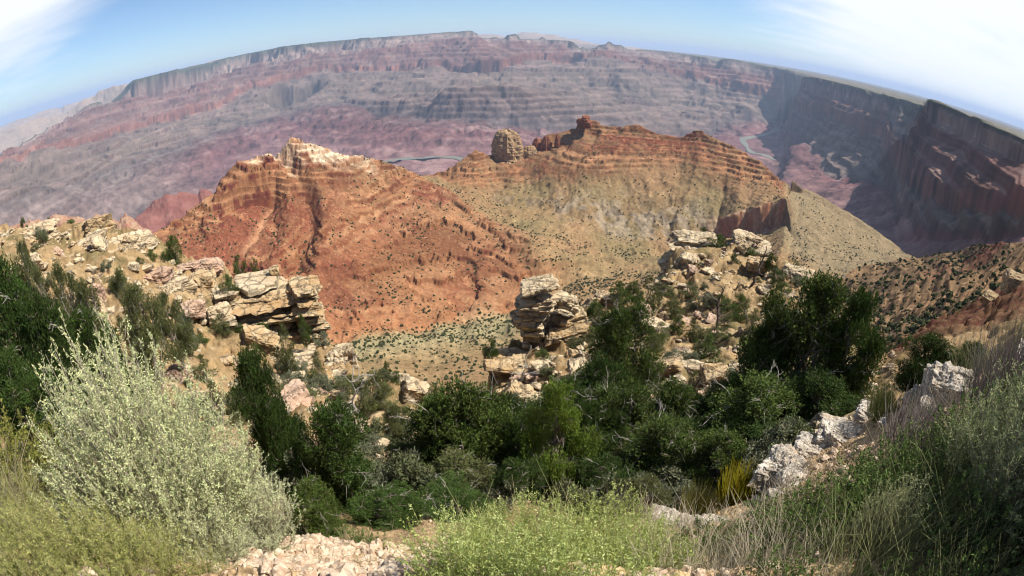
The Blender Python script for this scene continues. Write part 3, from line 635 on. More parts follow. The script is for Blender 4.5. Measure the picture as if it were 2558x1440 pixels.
# ======================= foreground: the rim where the photographer stands =======================
NEAR = [
 [('z', -90, .5, -1.62), ('z', 90, .5, -1.62)],
 # 1 bottom edge of the photograph
 [('z', -90, 1.5, -1.7), (0, 1435, 1.9), (400, 1438, 1.6), (800, 1438, 1.3), (1279, 1438, 1.15), (1800, 1438, 1.5), (2200, 1435, 2.0), (2558, 1400, 2.5), ('z', 90, 2.0, -.6)],
 # 2 the lip of the rim
 [('z', -90, 3, -2.2), (0, 1290, 3.3), (200, 1330, 3.1), (450, 1365, 2.9), (640, 1345, 3.0), (800, 1345, 3.1), (900, 1372, 3.0), (1050, 1378, 3.0), (1200, 1330, 3.4), (1500, 1310, 3.7), (1700, 1305, 4.2), (1900, 1250, 4.8), (1960, 1160, 5.6), (2100, 1100, 6.2), (2200, 1040, 6.8), (2280, 985, 7.0), (2350, 955, 7.0), (2450, 955, 6.5), (2558, 890, 6), ('z', 90, 5, -.2)],
 # 3 ground under the first trees
 [('z', -90, 10, -8), (0, 1190, 9), (300, 1190, 10), (600, 1260, 9), (800, 1310, 8.2), (950, 1290, 8.5), (1050, 1260, 9), (1300, 1270, 9.5), (1700, 1250, 10), (1850, 1210, 11), (2000, 1130, 12.5), (2150, 1040, 14), (2300, 975, 14), (2450, 910, 14), (2558, 850, 13), ('z', 90, 12, -1)],
 # 4 middle of the wooded slope
 [('z', -90, 22, -13), (0, 950, 22), (300, 1000, 22), (600, 1050, 20), (700, 1060, 19), (900, 1110, 19), (1000, 1160, 17), (1080, 1120, 20), (1200, 1120, 20), (1400, 1060, 22), (1700, 1000, 24), (1850, 960, 26), (2000, 910, 28), (2150, 960, 24), (2300, 915, 26), (2450, 880, 26), (2558, 820, 26), ('z', 90, 24, -4)],
 # 5 shoulder below the ledges
 [('z', -90, 40, -15), (0, 720, 38), (200, 760, 39), (400, 790, 39), (560, 895, 36.5), (700, 945, 34.5), (830, 960, 33), (900, 985, 32), (1000, 1030, 31), (1070, 1085, 31), (1200, 1060, 34), (1330, 930, 37), (1480, 860, 38), (1600, 800, 42), (1700, 780, 45), (1850, 790, 45), (2000, 780, 48), (2100, 860, 42), (2203, 905, 45), (2281, 860, 50), (2340, 830, 52), (2450, 820, 50), (2558, 780, 48), ('z', 90, 40, -8)],
 # 6 skyline of the near ledges
 [('z', -90, 62, -10), (0, 570, 62), (60, 566, 60), (150, 580, 58), (230, 565, 56), (330, 595, 54), (420, 625, 52), (500, 652, 50), (560, 665, 48), (620, 730, 46), (700, 790, 43.5), (790, 820, 42), (806, 840, 41), (840, 870, 39), (870, 910, 37.5), (960, 960, 36), (1040, 1000, 35), (1078, 1075, 34), (1120, 1100, 33.5), (1200, 1060, 37), (1222, 900, 39.5), (1300, 850, 42), (1420, 790, 43), (1470, 785, 45), (1540, 745, 50), (1650, 700, 56), (1690, 625, 64), (1750, 605, 68), (1840, 603, 68), (1910, 640, 65), (1990, 670, 60), (2020, 710, 56), (2060, 770, 54), (2120, 810, 52), (2180, 905, 50), (2203, 900, 58), (2281, 841, 72), (2340, 802, 84), (2418, 771, 92), (2496, 728, 96), (2535, 700, 96), (2558, 680, 96), ('z', 90, 90, -10)],
 # 7, 8 cliffs below
 [('z', -90, 70, -28), (0, 700, 70), (500, 790, 58), (700, 900, 50), (870, 1000, 42), (1078, 1110, 38), (1220, 1090, 44), (1450, 950, 52), (1700, 820, 72), (1900, 800, 74), (2050, 850, 62), (2200, 940, 66), (2400, 860, 110), (2558, 800, 118), ('z', 90, 110, -40)],
 [('z', -90, 170, -150), ('z', -20, 150, -160), ('z', 10, 150, -150), ('z', 40, 170, -120), ('z', 55, 175, -85), ('z', 90, 175, -90)],
]
near = Sheet(NEAR, -88, 88, 1250)
A, Lr, X, Y, Rr = near.grid(0.5, 168, 760, 0.7, 0.03)
w1 = fbm(X / 9, Y / 9, 5, 405); w2 = fbm(X / 9 + 31, Y / 9, 5, 409)
fade = sstep(3, 14, Rr)
z, q = near.base(A, Lr, 0.012 * w2 * fade, 0.022 * w1 * fade)
z = z + fade * (0.8 * fbm(X / 6, Y / 6, 5, 411, 0.55) + 0.35 * (ridged(X / 3.2, Y / 3.2, 4, 413) - 0.6) + 0.16 * fbm(X / .9, Y / .9, 4, 417, .6))
z = z + (1 - fade) * (0.06 * fbm(X / .7, Y / .7, 6, 415, 0.65))
tz = terrace(z + 0.8 * w1, 1.5, 4.0) - 0.8 * w1
ta = sstep(4.2, 5.2, q) * np.clip(0.45 + 0.9 * w2, 0, 0.9)
tz = 0.6 * tz + 0.4 * (terrace(z + 0.3 * w2, .5, 3.5) - 0.3 * w2)
z = z * (1 - ta) + ta * tz
V = near.setz(z, X, Y); nz = near.nz
n_lo = fbm(X / 7, Y / 7, 4, 440); n_md = fbm(X / 1.6, Y / 1.6, 4, 441); n_hi = fbm(X / .25, Y / .25, 3, 442)
one = np.ones(q.shape + (3,), np.float32)
cs = mixc(one * C(.40, .29, .18), one * C(.29, .20, .115), np.clip(.5 + .8 * n_lo, 0, 1))
cs = mixc(cs, one * C(.46, .36, .24), sstep(.1, .7, n_md) * .7)
cs = mixc(cs, one * C(.50, .36, .235), (1 - fade) * 0.7)
# low dry scrub tints the slopes
cs = mixc(cs, one * C(.16, .14, .075), sstep(.15, .6, fbm(X / 3.5, Y / 3.5, 5, 445)) * fade * 0.7)
steep = 1 - sstep(.4, .7, nz)
cs = mixc(cs, one * C(.42, .29, .16), steep * sstep(4, 5, q) * .8)
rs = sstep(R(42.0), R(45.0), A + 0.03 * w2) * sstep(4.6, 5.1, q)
cs = mixc(cs, one * C(.085, .030, .023), rs * np.clip(.85 + .3 * n_md, 0, 1))  # red spur: its shade is painted into the dark red
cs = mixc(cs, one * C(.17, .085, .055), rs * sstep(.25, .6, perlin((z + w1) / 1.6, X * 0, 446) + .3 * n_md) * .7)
cs = np.clip(cs * C(.84, .80, .68) * (1 + .2 * n_hi + .12 * n_md)[..., None], .02, .7)
m_near = ground_mat('rim_soil', 1.3, 9.0, 0.03, 0.5, gravel=32.0)
o = mesh_np('ground', V.reshape(-1, 3), near.faces(), m_near, colors=cs.reshape(-1, 3))
tag(o, 'dry stony rim and the slope dropping away from it', 'ground', kind='structure')
# ======================= rocks =======================
def surf(x, y, r0=0.6, r1=165):
    """ground height below a point, whichever sheet is uppermost there"""
    d = math.hypot(x, y)
    h = -1e9
    if d < 166: h = near.height(x, y)
    if d > 137: h = max(h, mid.height(x, y))
    return h

def cube_sphere(n):
    t = np.linspace(-1, 1, n + 1)
    u, v = np.meshgrid(np.tan(t * math.pi / 4), np.tan(t * math.pi / 4), indexing='ij')
    o = np.ones_like(u)
    P_, F_ = [], []
    for k, (a, b, c) in enumerate([(o, u, v), (-o, v, u), (v, o, u), (u, -o, v), (u, v, o), (v, u, -o)]):
        p = np.stack([a, b, c], -1).reshape(-1, 3)
        i = np.arange((n + 1) ** 2).reshape(n + 1, n + 1) + k * (n + 1) ** 2
        F_.append(np.stack([i[:-1, :-1], i[1:, :-1], i[1:, 1:], i[:-1, 1:]], -1).reshape(-1, 4))
        P_.append(p)
    p = np.concatenate(P_); p /= np.linalg.norm(p, axis=1, keepdims=True)
    f = np.concatenate(F_)
    key = np.round(p * 1e4).astype(np.int64)
    _, idx, inv = np.unique(key, axis=0, return_index=True, return_inverse=True)
    return p[idx], inv.reshape(-1)[f]
CS = {n: cube_sphere(n) for n in (8, 14, 22, 34)}

def n3(p, s, seed):
    return (fbm(p[:, 0] * s + p[:, 2] * s * .6, p[:, 1] * s - p[:, 2] * s * .5, 4, seed) + fbm(p[:, 1] * s + 9, p[:, 2] * s * 1.3 + p[:, 0] * s * .3, 4, seed + 5)) * .5

def chip(seed, dims, n=22, cuts=9, rough=0.075, strata=0, box=0.8):
    """an angular block: a ball cut flat by random planes, roughened, with ledges along its bedding"""
    rs = np.random.RandomState(seed)
    d, f = CS[n]
    nn = [np.array(v, float) for v in [(1, 0, 0), (-1, 0, 0), (0, 1, 0), (0, -1, 0), (0, 0, 1), (0, 0, -1)]]
    nn = [v + rs.normal(0, .16, 3) for v in nn]
    off = [box * rs.uniform(.85, 1.05) for _ in nn]
    for _ in range(cuts):
        v = rs.normal(0, 1, 3); nn.append(v); off.append(box * rs.uniform(1.02, 1.35))
    nn = np.array(nn); nn /= np.linalg.norm(nn, axis=1, keepdims=True)
    dot = d @ nn.T
    r = np.where(dot > 0.05, np.array(off) / np.maximum(dot, .05), 9).min(1)
    p = d * r[:, None]
    dm = np.array(dims) * .5 / box
    w = p * dm
    sz = float(np.mean(dims))
    e = n3(w / sz, 2.2, seed) * rough * 1.5 + n3(w / sz, 7.0, seed + 3) * rough * .7 + n3(w / sz, 19.0, seed + 4) * rough * .3
    w = w + d * (e * sz)[:, None]
    if strata:
        hh = w[:, 2] / dims[2] * strata + .35 * n3(w / sz, 1.6, seed + 9)
        k = np.floor(hh); fr = hh - k
        amp = (_h(k.astype(int) + 50, np.zeros(len(k), int), seed) / 65535.0 - .5) * .22
        groove = -.10 * np.exp(-((fr - .03) / .05) ** 2)
        g_ = 1 + amp + groove
        w[:, 0] *= g_; w[:, 1] *= g_
    return w, f

def rot(deg, ax='Z'):
    return np.array(Matrix.Rotation(R(deg), 3, ax))

def rock_mat(name, c1, c2, c3, scale=1.0, dark=(.10, .085, .065), rough_b=0.06):
    m, gg = new_mat(name)
    pos = gg.n('TexCoord').outputs['Object']
    a = gg.noise(pos, 0.55 * scale, 6, .65); b = gg.noise(pos, 2.6 * scale, 6, .7); c = gg.noise(pos, 11 * scale, 4, .7)
    st = gg.n('Mapping', i={'Vector': pos, 'Scale': (.25 * scale, .25 * scale, 3.2 * scale)}).outputs[0]
    s_ = gg.noise(st, 1.0, 5, .6, .4)
    k = gg.mix(gg.ramp(a, [(.38, 0.0), (.62, 1.0)]), c1, c2)
    k = gg.mix(gg.math('MULTIPLY', gg.ramp(s_, [(.45, 0.0), (.62, 1.0)]), .75), k, c3)
    k = gg.mix(gg.math('MULTIPLY', gg.ramp(b, [(.50, 0.0), (.66, 1.0)]), .7), k, (c1[0] * .62, c1[1] * .60, c1[2] * .58))
    k = gg.mix(gg.math('MULTIPLY', gg.ramp(c, [(.56, 0.0), (.70, 1.0)]), .6), k, dark)
    ve = gg.n('TexVoronoi', feature='DISTANCE_TO_EDGE', i={'Scale': .75 * scale})
    wv = gg.vmath('ADD', gg.n('Mapping', i={'Vector': pos, 'Scale': (1, 1, 1.7)}).outputs[0], gg.n('CombineXYZ', i={0: b, 1: c, 2: a}).outputs[0]).outputs[0]
    gg.link(wv, ve.inputs['Vector'])
    crk = gg.ramp(ve.outputs['Distance'], [(0.0, 1.0), (.035, .5), (.07, 0.0)])
    k = gg.mix(gg.math('MULTIPLY', crk, .75), k, (dark[0] * .7, dark[1] * .7, dark[2] * .7))
    b = gg.math('SUBTRACT', b, gg.math('MULTIPLY', crk, .5))
    h = gg.math('ADD', gg.math('ADD', gg.math('MULTIPLY', b, .6), gg.math('MULTIPLY', c, .35)), gg.math('MULTIPLY', s_, .8))
    bp = gg.n('Bump', i={'Strength': .9, 'Distance': rough_b, 'Height': h}).outputs[0]
    finish(gg, k, .92, bp, .06)
    return m
M_lime = rock_mat('limestone', (.47, .37, .235), (.40, .285, .155), (.36, .21, .09), 1.0, rough_b=.16)
M_cream = rock_mat('pale_limestone', (.52, .43, .29), (.46, .36, .24), (.38, .26, .14), 1.0, rough_b=.14)
M_pink = rock_mat('pinkish_limestone', (.46, .34, .25), (.42, .27, .19), (.40, .24, .15), 1.2, rough_b=.12)
M_white = rock_mat('whitewashed_rock', (.66, .60, .51), (.47, .36, .25), (.58, .52, .44), 4.5, (.16, .11, .07), .05)
M_spire = rock_mat('spire_rock', (.40, .27, .15), (.31, .20, .11), (.34, .22, .12), .06, (.15, .10, .07), 4.0)
M_redrock = rock_mat('red_rock', (.24, .085, .045), (.20, .07, .04), (.28, .13, .075), .05, (.10, .04, .03), 2.0)

def facing(x, y):
    return math.degrees(-math.atan2(x, y))       # turns local -Y toward the viewer

def rock(name, label, cat, pieces, mat, loc, rz=0.0, group=None, smooth=False):
    """pieces: list of (verts, faces); one mesh, one thing"""
    V, Fc, n0 = [], [], 0
    for v, f in pieces:
        V.append(v); Fc.append(f + n0); n0 += len(v)
    o = mesh_np(name, np.concatenate(V), np.concatenate(Fc), mat, smooth=smooth)
    o.location = loc; o.rotation_euler = (0, 0, R(rz))
    return tag(o, label, cat, group)

def slab_stack(seed, spec, tilt=(0, 0)):
    """spec: (x, y, z, dx, dy, dz, turn, layers): blocks resting on each other, in metres"""
    out = []
    for k, (x, y, z, dx, dy, dz, tr, ly) in enumerate(spec):
        v, f = chip(seed + k * 31, (dx, dy, dz), 22, 11, .075, ly)
        v = v @ rot(tr).T @ rot(tilt[0], 'Y').T @ rot(tilt[1], 'X').T + np.array((x, y, z))
        out.append((v, f))
    return out

def anchor(u, v, D):
    p = at(u, v, D)
    return p

def place_rock(u, v, D, w, h, d, seed, mat, label, cat='rock', name='limestone_rock', strata=3, group=None, n=22, rough=.085, tr=0, sink=0.15, tilt=0, cuts=9):
    """a rock whose middle stands on the sight line (u, v) at distance D; the ground there carries it"""
    p = at(u, v, D)
    vv, ff = chip(seed, (w, d, h), n, cuts, rough, strata)
    vv = vv @ rot(tilt, 'Y').T
    g_ = surf(p.x, p.y)
    zc = p.z
    low = vv[:, 2].min()
    if zc + low > g_ - .05: zc = g_ - low - sink * h          # rest it on the ground
    return rock(name, label, cat, [(vv, ff)], mat, (p.x, p.y, zc), facing(p.x, p.y) + tr, group)

# --- the banded block above the drop on the left, split by a crack
p = at(655, 785, 42)
sp = []
zz = -5.6
rs = random.Random(4)
for k, (th, wx) in enumerate([(1.4, 4.6), (1.2, 5.0), (1.1, 5.3), (.9, 5.0), (.7, 5.4), (.75, 5.1), (.5, 5.3), (.65, 5.0), (.45, 5.2)]):
    sp.append((rs.uniform(-.15, .15), rs.uniform(-.15, .2), zz + th / 2, wx, 4.6, th * 1.16, rs.uniform(-4, 4), 3)); zz += th
rock('limestone_outcrop', 'big banded ochre limestone block on the left, left of its dark vertical crack', 'outcrop', slab_stack(40, sp, (4, 4)), M_lime, p, facing(p.x, p.y) + 10)
p = at(768, 785, 41)
sp = []; zz = -5.0
for k, (th, wx) in enumerate([(1.6, 1.8), (1.2, 2.1), (1.0, 2.3), (.7, 2.15), (.8, 2.4), (.6, 2.2), (.75, 2.25), (.45, 2.35), (.6, 2.1)]):
    sp.append((rs.uniform(-.1, .1), rs.uniform(-.1, .1), zz + th / 2, wx, 3.0, th * 1.16, rs.uniform(-6, 6), 3)); zz += th
rock('limestone_outcrop', 'narrow banded limestone pillar right of the dark crack, over the red valley', 'outcrop', slab_stack(90, sp, (5, 3)), M_lime, p, facing(p.x, p.y) + 6)
p = at(640, 702, 43)
rock('limestone_slab', 'smooth pale sloping slab capping the banded block', 'slab', [(chip(12, (3.6, 3.6, .5), 22, 5, .03, 0)[0] @ rot(2, 'Y').T, CS[22][1])], M_cream, p, facing(p.x, p.y))
p = at(686, 678, 43.2)
rock('boulder', 'round brown boulder balanced on the pale slab', 'boulder', [chip(77, (.85, .8, .85), 22, 14, .05, 0, .9)], M_lime, p, 20)
# --- the leaning stack in the middle
p = at(1350, 714, 40)
rock('caprock_slab', 'flat cream slab on top of the leaning rock stack', 'slab', slab_stack(140, [(0, 0, 0, 2.7, 2.2, .55, 5, 2)], (-7, 4)), M_cream, p, facing(p.x, p.y))
p = at(1345, 770, 40)
rock('rock_stack', 'leaning stack of bulging limestone blocks beside a black cleft', 'rock stack', slab_stack(150, [(-.15, 0, .75, 2.9, 2.4, 1.0, 8, 3), (-.3, .1, .0, 2.8, 2.4, .9, -10, 3), (-.75, .1, -.75, 2.7, 2.2, 1.0, 14, 2), (-.5, .4, -1.6, 2.2, 2.0, 1.1, 0, 2), (-.3, .6, -2.5, 2.2, 2.2, 1.3, 0, 2)], (-4, 3)), M_cream, p, facing(p.x, p.y))
p = at(1408, 835, 40.5)
rock('rock_stack', 'broad layered limestone blocks on the right of the leaning stack', 'rock stack', slab_stack(180, [(.2, 0, .55, 3.3, 3.0, 1.0, 6, 4), (.3, 0, -.35, 3.9, 3.2, 1.0, -5, 4), (.1, .1, -1.25, 3.7, 3.0, 1.1, 4, 4), (.3, .2, -2.2, 3.9, 3.2, 1.2, 9, 3), (.4, .6, 1.3, 2.8, 2.2, .8, 20, 2)], (-12, 5)), M_lime, p, facing(p.x, p.y))
p = at(1400, 752, 40.6)
rock('broken_rocks', 'shattered greenish cream rocks heaped behind the leaning stack', 'rocks', slab_stack(210, [(0, 0, .2, 1.5, 1.2, .7, 30, 3), (.45, .1, -.3, 1.3, 1.1, .6, -20, 2), (-.4, .1, -.35, .9, .9, .9, 50, 2), (.2, -.2, -.7, 1.6, 1.2, .4, 10, 1), (.9, .3, -.1, 1.1, 1.2, .7, 10, 1), (.2, .4, -.6, 2.2, 1.4, .9, 5, 1)], (14, 0)), M_cream, p, facing(p.x, p.y))
p = at(1268, 935, 38.5)
rock('limestone_outcrop', 'dark overhanging bluff with a flat shrub-topped ledge below the stack', 'outcrop', slab_stack(230, [(-.05, 0, 1.35, 4.0, 3.6, .7, 4, 2), (.1, .3, .75, 3.5, 3.0, .8, -6, 2), (.25, .9, -.2, 3.0, 2.6, 1.4, 8, 2), (.2, .9, -1.5, 3.0, 2.6, 1.5, -4, 3), (.3, .9, -3.0, 3.5, 3.0, 1.9, 5, 3)], (3, -3)), M_lime, p, facing(p.x, p.y))
# --- the ledges on the right headland
p = at(1735, 597, 66)
rock('caprock_slab', 'overhanging flat yellow slab on top of the right headland', 'slab', slab_stack(260, [(0, 0, 0, 5.4, 4.0, .9, 5, 2)], (-3, 5)), M_cream, p, facing(p.x, p.y))
p = at(1715, 650, 64)
rock('limestone_outcrop', 'cracked cream ledges under the overhanging yellow slab', 'outcrop', slab_stack(270, [(.4, 1.0, 1.2, 5.2, 4.0, 1.4, 5, 2), (-.1, .5, .1, 4.8, 4.0, 1.3, -8, 3), (-.7, .3, -1.2, 4.6, 3.6, 1.6, 10, 3), (-.9, .5, -2.7, 3.8, 3.4, 1.7, 0, 2)], (-8, 4)), M_cream, p, facing(p.x, p.y))
p = at(1868, 612, 66)
rock('limestone_outcrop', 'pale blocky shoulder of rock right of the tree on the headland', 'outcrop', slab_stack(300, [(-.4, 0, .8, 3.6, 3.0, 1.2, 20, 3), (.4, 0, -.1, 4.6, 3.4, 1.2, -6, 3), (.5, -.3, -1.2, 5.0, 3.6, 1.5, 8, 3)], (7, 4)), M_cream, p, facing(p.x, p.y))
place_rock(1900, 665, 59, 3.2, 1.5, 2.6, 320, M_lime, 'tan wedge of rock low on the headland, left of the juniper column', strata=3)
place_rock(1995, 685, 57, 3.4, 1.0, 3.0, 322, M_cream, 'smooth sunlit yellow ledge at the right end of the headland', strata=2)
place_rock(1940, 735, 52, 4.0, 1.0, 2.4, 323, M_cream, 'bare pale patch of rock above the big right tree', strata=2)
place_rock(1790, 690, 58, 2.6, 1.3, 2.0, 324, M_lime, 'tan boulder among shrubs in the middle of the headland', strata=3)
place_rock(1800, 755, 50, 2.2, 1.1, 1.8, 325, M_lime, 'small ochre boulder below the bare dark snag', strata=2)
place_rock(1700, 810, 42, 2.0, 1.0, 1.6, 326, M_pink, 'rubbly rock heap left of the headland path of scree', strata=3)
place_rock(1795, 910, 25, 1.75, 1.9, 1.6, 330, M_lime, 'big cracked cream boulder leaning beside the large right tree', 'boulder', 'boulder', 2, None, 34, .055, 15, cuts=14)
place_rock(1690, 1000, 21.5, 2.7, .8, 1.5, 331, M_pink, 'long pale ledge behind the bare dark branches', strata=3)
place_rock(1780, 995, 21.5, 1.3, .9, 1.2, 332, M_pink, 'pinkish block at the right end of the long pale ledge', strata=2)
place_rock(1340, 1150, 10.2, .55, .3, .4, 333, M_pink, 'small pale boulder showing between the two central junipers', 'boulder', 'boulder', 0)
place_rock(1100, 985 + 60, 33.6, 1.6, 3.2, 1.6, 334, M_lime, 'leaning orange fin of rock at the foot of the left slope', strata=5, tilt=26)
place_rock(1040, 990, 34.5, 2.2, 2.4, 1.8, 335, M_cream, 'cream block above the leaning orange fin', strata=3, tilt=14)
place_rock(985, 955, 36, 2.0, 1.0, 1.6, 336, M_cream, 'pale ledge at the edge of the drop, left of the cream block', strata=2, tilt=10)
place_rock(855, 895, 37.5, 2.2, 1.8, 1.8, 337, M_cream, 'tilted flat-faced block at the tip of the left spur', strata=1, tilt=-18)
place_rock(830, 950, 35.5, 1.9, 2.4, 1.7, 338, M_lime, 'overhung grey rock under the tilted flat block', strata=2)
place_rock(775, 935, 35, 1.3, .9, 1.2, 339, M_lime, 'brown boulders half way down the left spur', strata=2)
place_rock(650, 850, 38, 2.8, 1.6, 2.0, 340, M_lime, 'fallen orange slab leaning under the banded block', strata=2, tilt=24)
place_rock(745, 880, 36.5, 2.4, 1.0, 1.8, 341, M_cream, 'cream ledge below the narrow pillar', strata=3)
# --- left limestone shelf
LS = [(100, 590, 58, 4.6, 2.0, 3.2, 'wide cracked white ledge at the far left end of the shelf', M_cream, 4), (40, 600, 60, 4.0, 1.6, 3, 'white broken ledge cut by the left border of the view', M_cream, 3),
      (180, 600, 57, 3.2, 1.6, 2.6, 'grey-white block between the two skyline junipers', M_cream, 3), (247, 570, 55, 2.8, 2.3, 2.4, 'squared ochre and white block standing on the skyline of the shelf', M_lime, 3),
      (285, 585, 55, 2.6, 1.5, 2.4, 'tan flat-topped rock beside the squared skyline block', M_lime, 3), (305, 640, 50, 4.6, 2.3, 3.0, 'broad diagonal white slab in the middle of the shelf', M_cream, 5),
      (345, 610, 52, 3.8, 1.2, 2.6, 'white smooth slab above the broad diagonal slab', M_cream, 2), (215, 640, 51, 2.6, 1.3, 2, 'orange-stained ledge above the dark thicket', M_lime, 2),
      (120, 650, 50, 3.0, 1.4, 2.4, 'grey boulder under the wide cracked ledge', M_pink, 2), (70, 660, 47, 2.4, 1.2, 2.0, 'pale rock above the tall dark pinyon', M_cream, 2),
      (520, 655, 48, 2.5, 1.3, 1.8, 'stacked pink and white slabs at the right end of the shelf', M_pink, 6), (470, 645, 49, 2.6, .8, 1.8, 'thin reddish ledges beside the stacked pink slabs', M_pink, 4),
      (500, 685, 46, 2.2, 1.3, 1.8, 'rounded grey rock below the stacked pink slabs', M_lime, 1), (390, 695, 46, 3.4, 1.2, 2.2, 'low pinkish ledges in the middle of the rubble', M_pink, 4),
      (440, 720, 44, 2.6, 1.2, 2.2, 'white broken block under the pinkish ledges', M_cream, 3), (330, 680, 47, 2.4, 1.0, 2.0, 'small white ledge above the olive thicket', M_cream, 3),
      (243, 743, 41, 1.5, 1.9, 1.2, 'smooth oval grey boulder among olive shrubs', M_pink, 0), (540, 760, 40, 2.2, 1.4, 1.8, 'white jumble of rock left of the banded block', M_cream, 3),
      (480, 755, 40, 2.0, 1.2, 1.6, 'pinkish angular rock above the pale bush', M_pink, 2), (600, 705, 43.5, 2.2, .9, 1.8, 'low cream ledge leading up to the banded block', M_cream, 2),
      (560, 730, 42, 1.8, .8, 1.5, 'flat white stones below the skyline shrubs', M_cream, 2), (150, 790, 38, 2.2, 1.2, 1.8, 'bright white rock patch inside the dark thicket', M_cream, 2)]
for k, (u, v, D, w, h, d, lab, mt, st) in enumerate(LS):
    place_rock(u, v, D, w, h, d, 400 + k * 7, mt, lab, strata=st, rough=.09, tr=(k * 37) % 40 - 20)
# --- white lichened rocks and stony lips on the rim itself
WR = [(2385, 1010, 6.2, .72, .62, .6, 'tall white pitted rock on the rim, highest of the white rocks'), (2330, 1095, 5.6, .50, .55, .5, 'white and orange rock below the tall white rock'), (2290, 1010, 6.6, .28, .34, .3, 'small white knob left of the tall white rock'),
      (2180, 1050, 6.9, .5, .30, .4, 'rounded whitish rock behind the green tuft'), (2240, 1075, 6.2, .4, .24, .35, 'low white crag right of the green tuft'), (2110, 1100, 6.1, .62, .26, .4, 'long white crest of the rim ledge'), (2030, 1130, 5.8, .46, .26, .4, 'jagged white crest stone at the left of the rim ledge'),
      (1955, 1180, 5.2, .42, .36, .4, 'dark-sided white corner stone of the rim ledge'), (2000, 1215, 4.8, .44, .24, .36, 'crumbly grey-white stone under the corner stone'), (1985, 1265, 4.4, .5, .13, .25, 'low white stones edging the dark grass'),
      (1690, 1320, 4.0, .62, .14, .3, 'pale flat rock lying in the straw grass'), (1790, 1325, 4.0, .34, .13, .25, 'small grey rock right of the flat straw rock'), (1500, 1420, 2.6, .18, .12, .15, 'dull grey stone low in the green herbs'),
      (2555, 965, 5.2, .3, .5, .4, 'white rock cut by the right border of the view'), (2540, 712, 84, 5, 3.0, 4, 'pale caprock high on the shaded red spur'), (2475, 748, 88, 3.4, 1.8, 3, 'broken pale ledge left of the caprock on the red spur')]
for k, (u, v, D, w, h, d, lab) in enumerate(WR):
    if D < 20: w, h, d = w * 1.22, h * 1.15, d * 1.3
    place_rock(u, v, D, w, h, d, 700 + k * 11, M_white if D < 20 else M_lime, lab, strata=0 if D < 20 else 3, rough=.10 if D < 20 else .06, n=34, cuts=16, name='white_rock' if D < 20 else 'limestone_rock')
# --- far spire between the red ridges
p = at(1270, 352, 1830)
def fluted(seed, w, d, h, top):
    """a weathered tower: rings from a flared foot up to a blunt, uneven top"""
    na, nh = 72, 34
    a_ = np.linspace(0, 2 * math.pi, na, endpoint=False)[None]; t = np.linspace(0, 1, nh)[:, None]
    k = np.interp(t, [0, .12, .5, .82, .92, 1], [1.12, 1.0, .5 + .5 * top + .12, top, top * .72, .02])
    ca, sa = np.cos(a_), np.sin(a_)
    k = k * (1 + .05 * perlin(t * 17 + ca * .6, sa * .6, seed + 7)) * (1 - .20 * np.abs(perlin(ca * 2.2 + 5, sa * 2.2 + t * .5, seed)) - .10 * np.abs(perlin(ca * 5, sa * 5 + t * 1.2, seed + 1)) + .05 * perlin(ca * 3 + t * 9, sa * 3, seed + 2))
    z_ = np.interp(t, [0, .92, 1], [-.5, .45, .5]) + .07 * perlin(ca * 1.3, sa * 1.3, seed + 4) * t
    v = np.stack([ca * k * w * .5, sa * k * d * .5, z_ * h + 0 * k], -1).reshape(-1, 3)
    i = np.arange((nh - 1) * na).reshape(nh - 1, na); j = np.roll(np.arange(nh * na).reshape(nh, na), -1, axis=1)[:-1]
    return v, np.stack([i, j, j + na, i + na], -1).reshape(-1, 4)
def moved(vf, x, y, z): return vf[0] + np.array((x, y, z)), vf[1]
rock('rock_spire', 'pale cream tower of rock standing in the notch of the red ridge', 'spire', [moved(fluted(801, 104, 90, 112, .80), -4, 0, -18), moved(fluted(802, 50, 60, 90, .5), 30, 16, -36), moved(fluted(803, 74, 50, 50, .6), 70, 24, -46)], M_spire, p, facing(p.x, p.y), smooth=False)
p = at(1390, 352, 1860)
rock('rock_spire', 'dark little pinnacles on the shoulder left of the red summit', 'spire', [moved(fluted(831, 18, 18, 44, .5), 2, 0, 2), moved(fluted(832, 46, 30, 50, .45), -34, 4, -10), moved(fluted(833, 34, 30, 40, .5), -66, 12, -14)], M_redrock, p, facing(p.x, p.y))
p = at(1462, 305, 1890)
rock('rock_summit', 'steep-sided red knob forming the top of the second ridge', 'summit', slab_stack(850, [(-2, 0, -4, 42, 50, 30, 10, 4), (0, 0, 11, 24, 30, 16, 0, 3)], (4, 0)), M_redrock, p, facing(p.x, p.y))
# --- loose boulders strewn over the near slopes
rs = np.random.RandomState(11)
protos = [chip(900 + k, (1, .85, .62), 14, 12, .10, 2 if k % 2 else 0) for k in range(6)]
pm = [mesh_np('loose_boulder', v, f, (M_cream, M_lime, M_pink)[k % 3], smooth=False, link=False) for k, (v, f) in enumerate(protos)]
n = 0
while n < 240:
    u, v = rs.uniform(0, 2100), rs.uniform(590, 1100)
    a, e = ray(u, v)
    D = rs.uniform(17, 66)
    i = int(np.clip((a - near.az[0]) / (near.az[1] - near.az[0]), 0, len(near.az) - 1))
    qd = np.interp(math.log(D), near.L[:, i], range(len(near.L)))
    if not (3.6 < qd < 5.98): continue
    if a < R(-20) and a > R(-36) and D > 41: pass
    x, y = D * math.sin(a), D * math.cos(a)
    s_ = float(np.clip(rs.lognormal(-.15, .5), .3, 2.2))
    o = bpy.data.objects.new('loose_boulder', pm[n % 6])
    o.location = (x, y, surf(x, y) + .10 * s_)
    o.scale = (s_ * rs.uniform(.8, 1.3), s_, s_ * rs.uniform(.7, 1.2)); o.rotation_euler = (rs.normal(0, .2), rs.normal(0, .2), rs.uniform(0, 6))
    col.objects.link(o)
    tag(o, 'loose angular limestone boulder lying on the scrubby slope', 'boulder', 'loose boulders on the slopes')
    n += 1

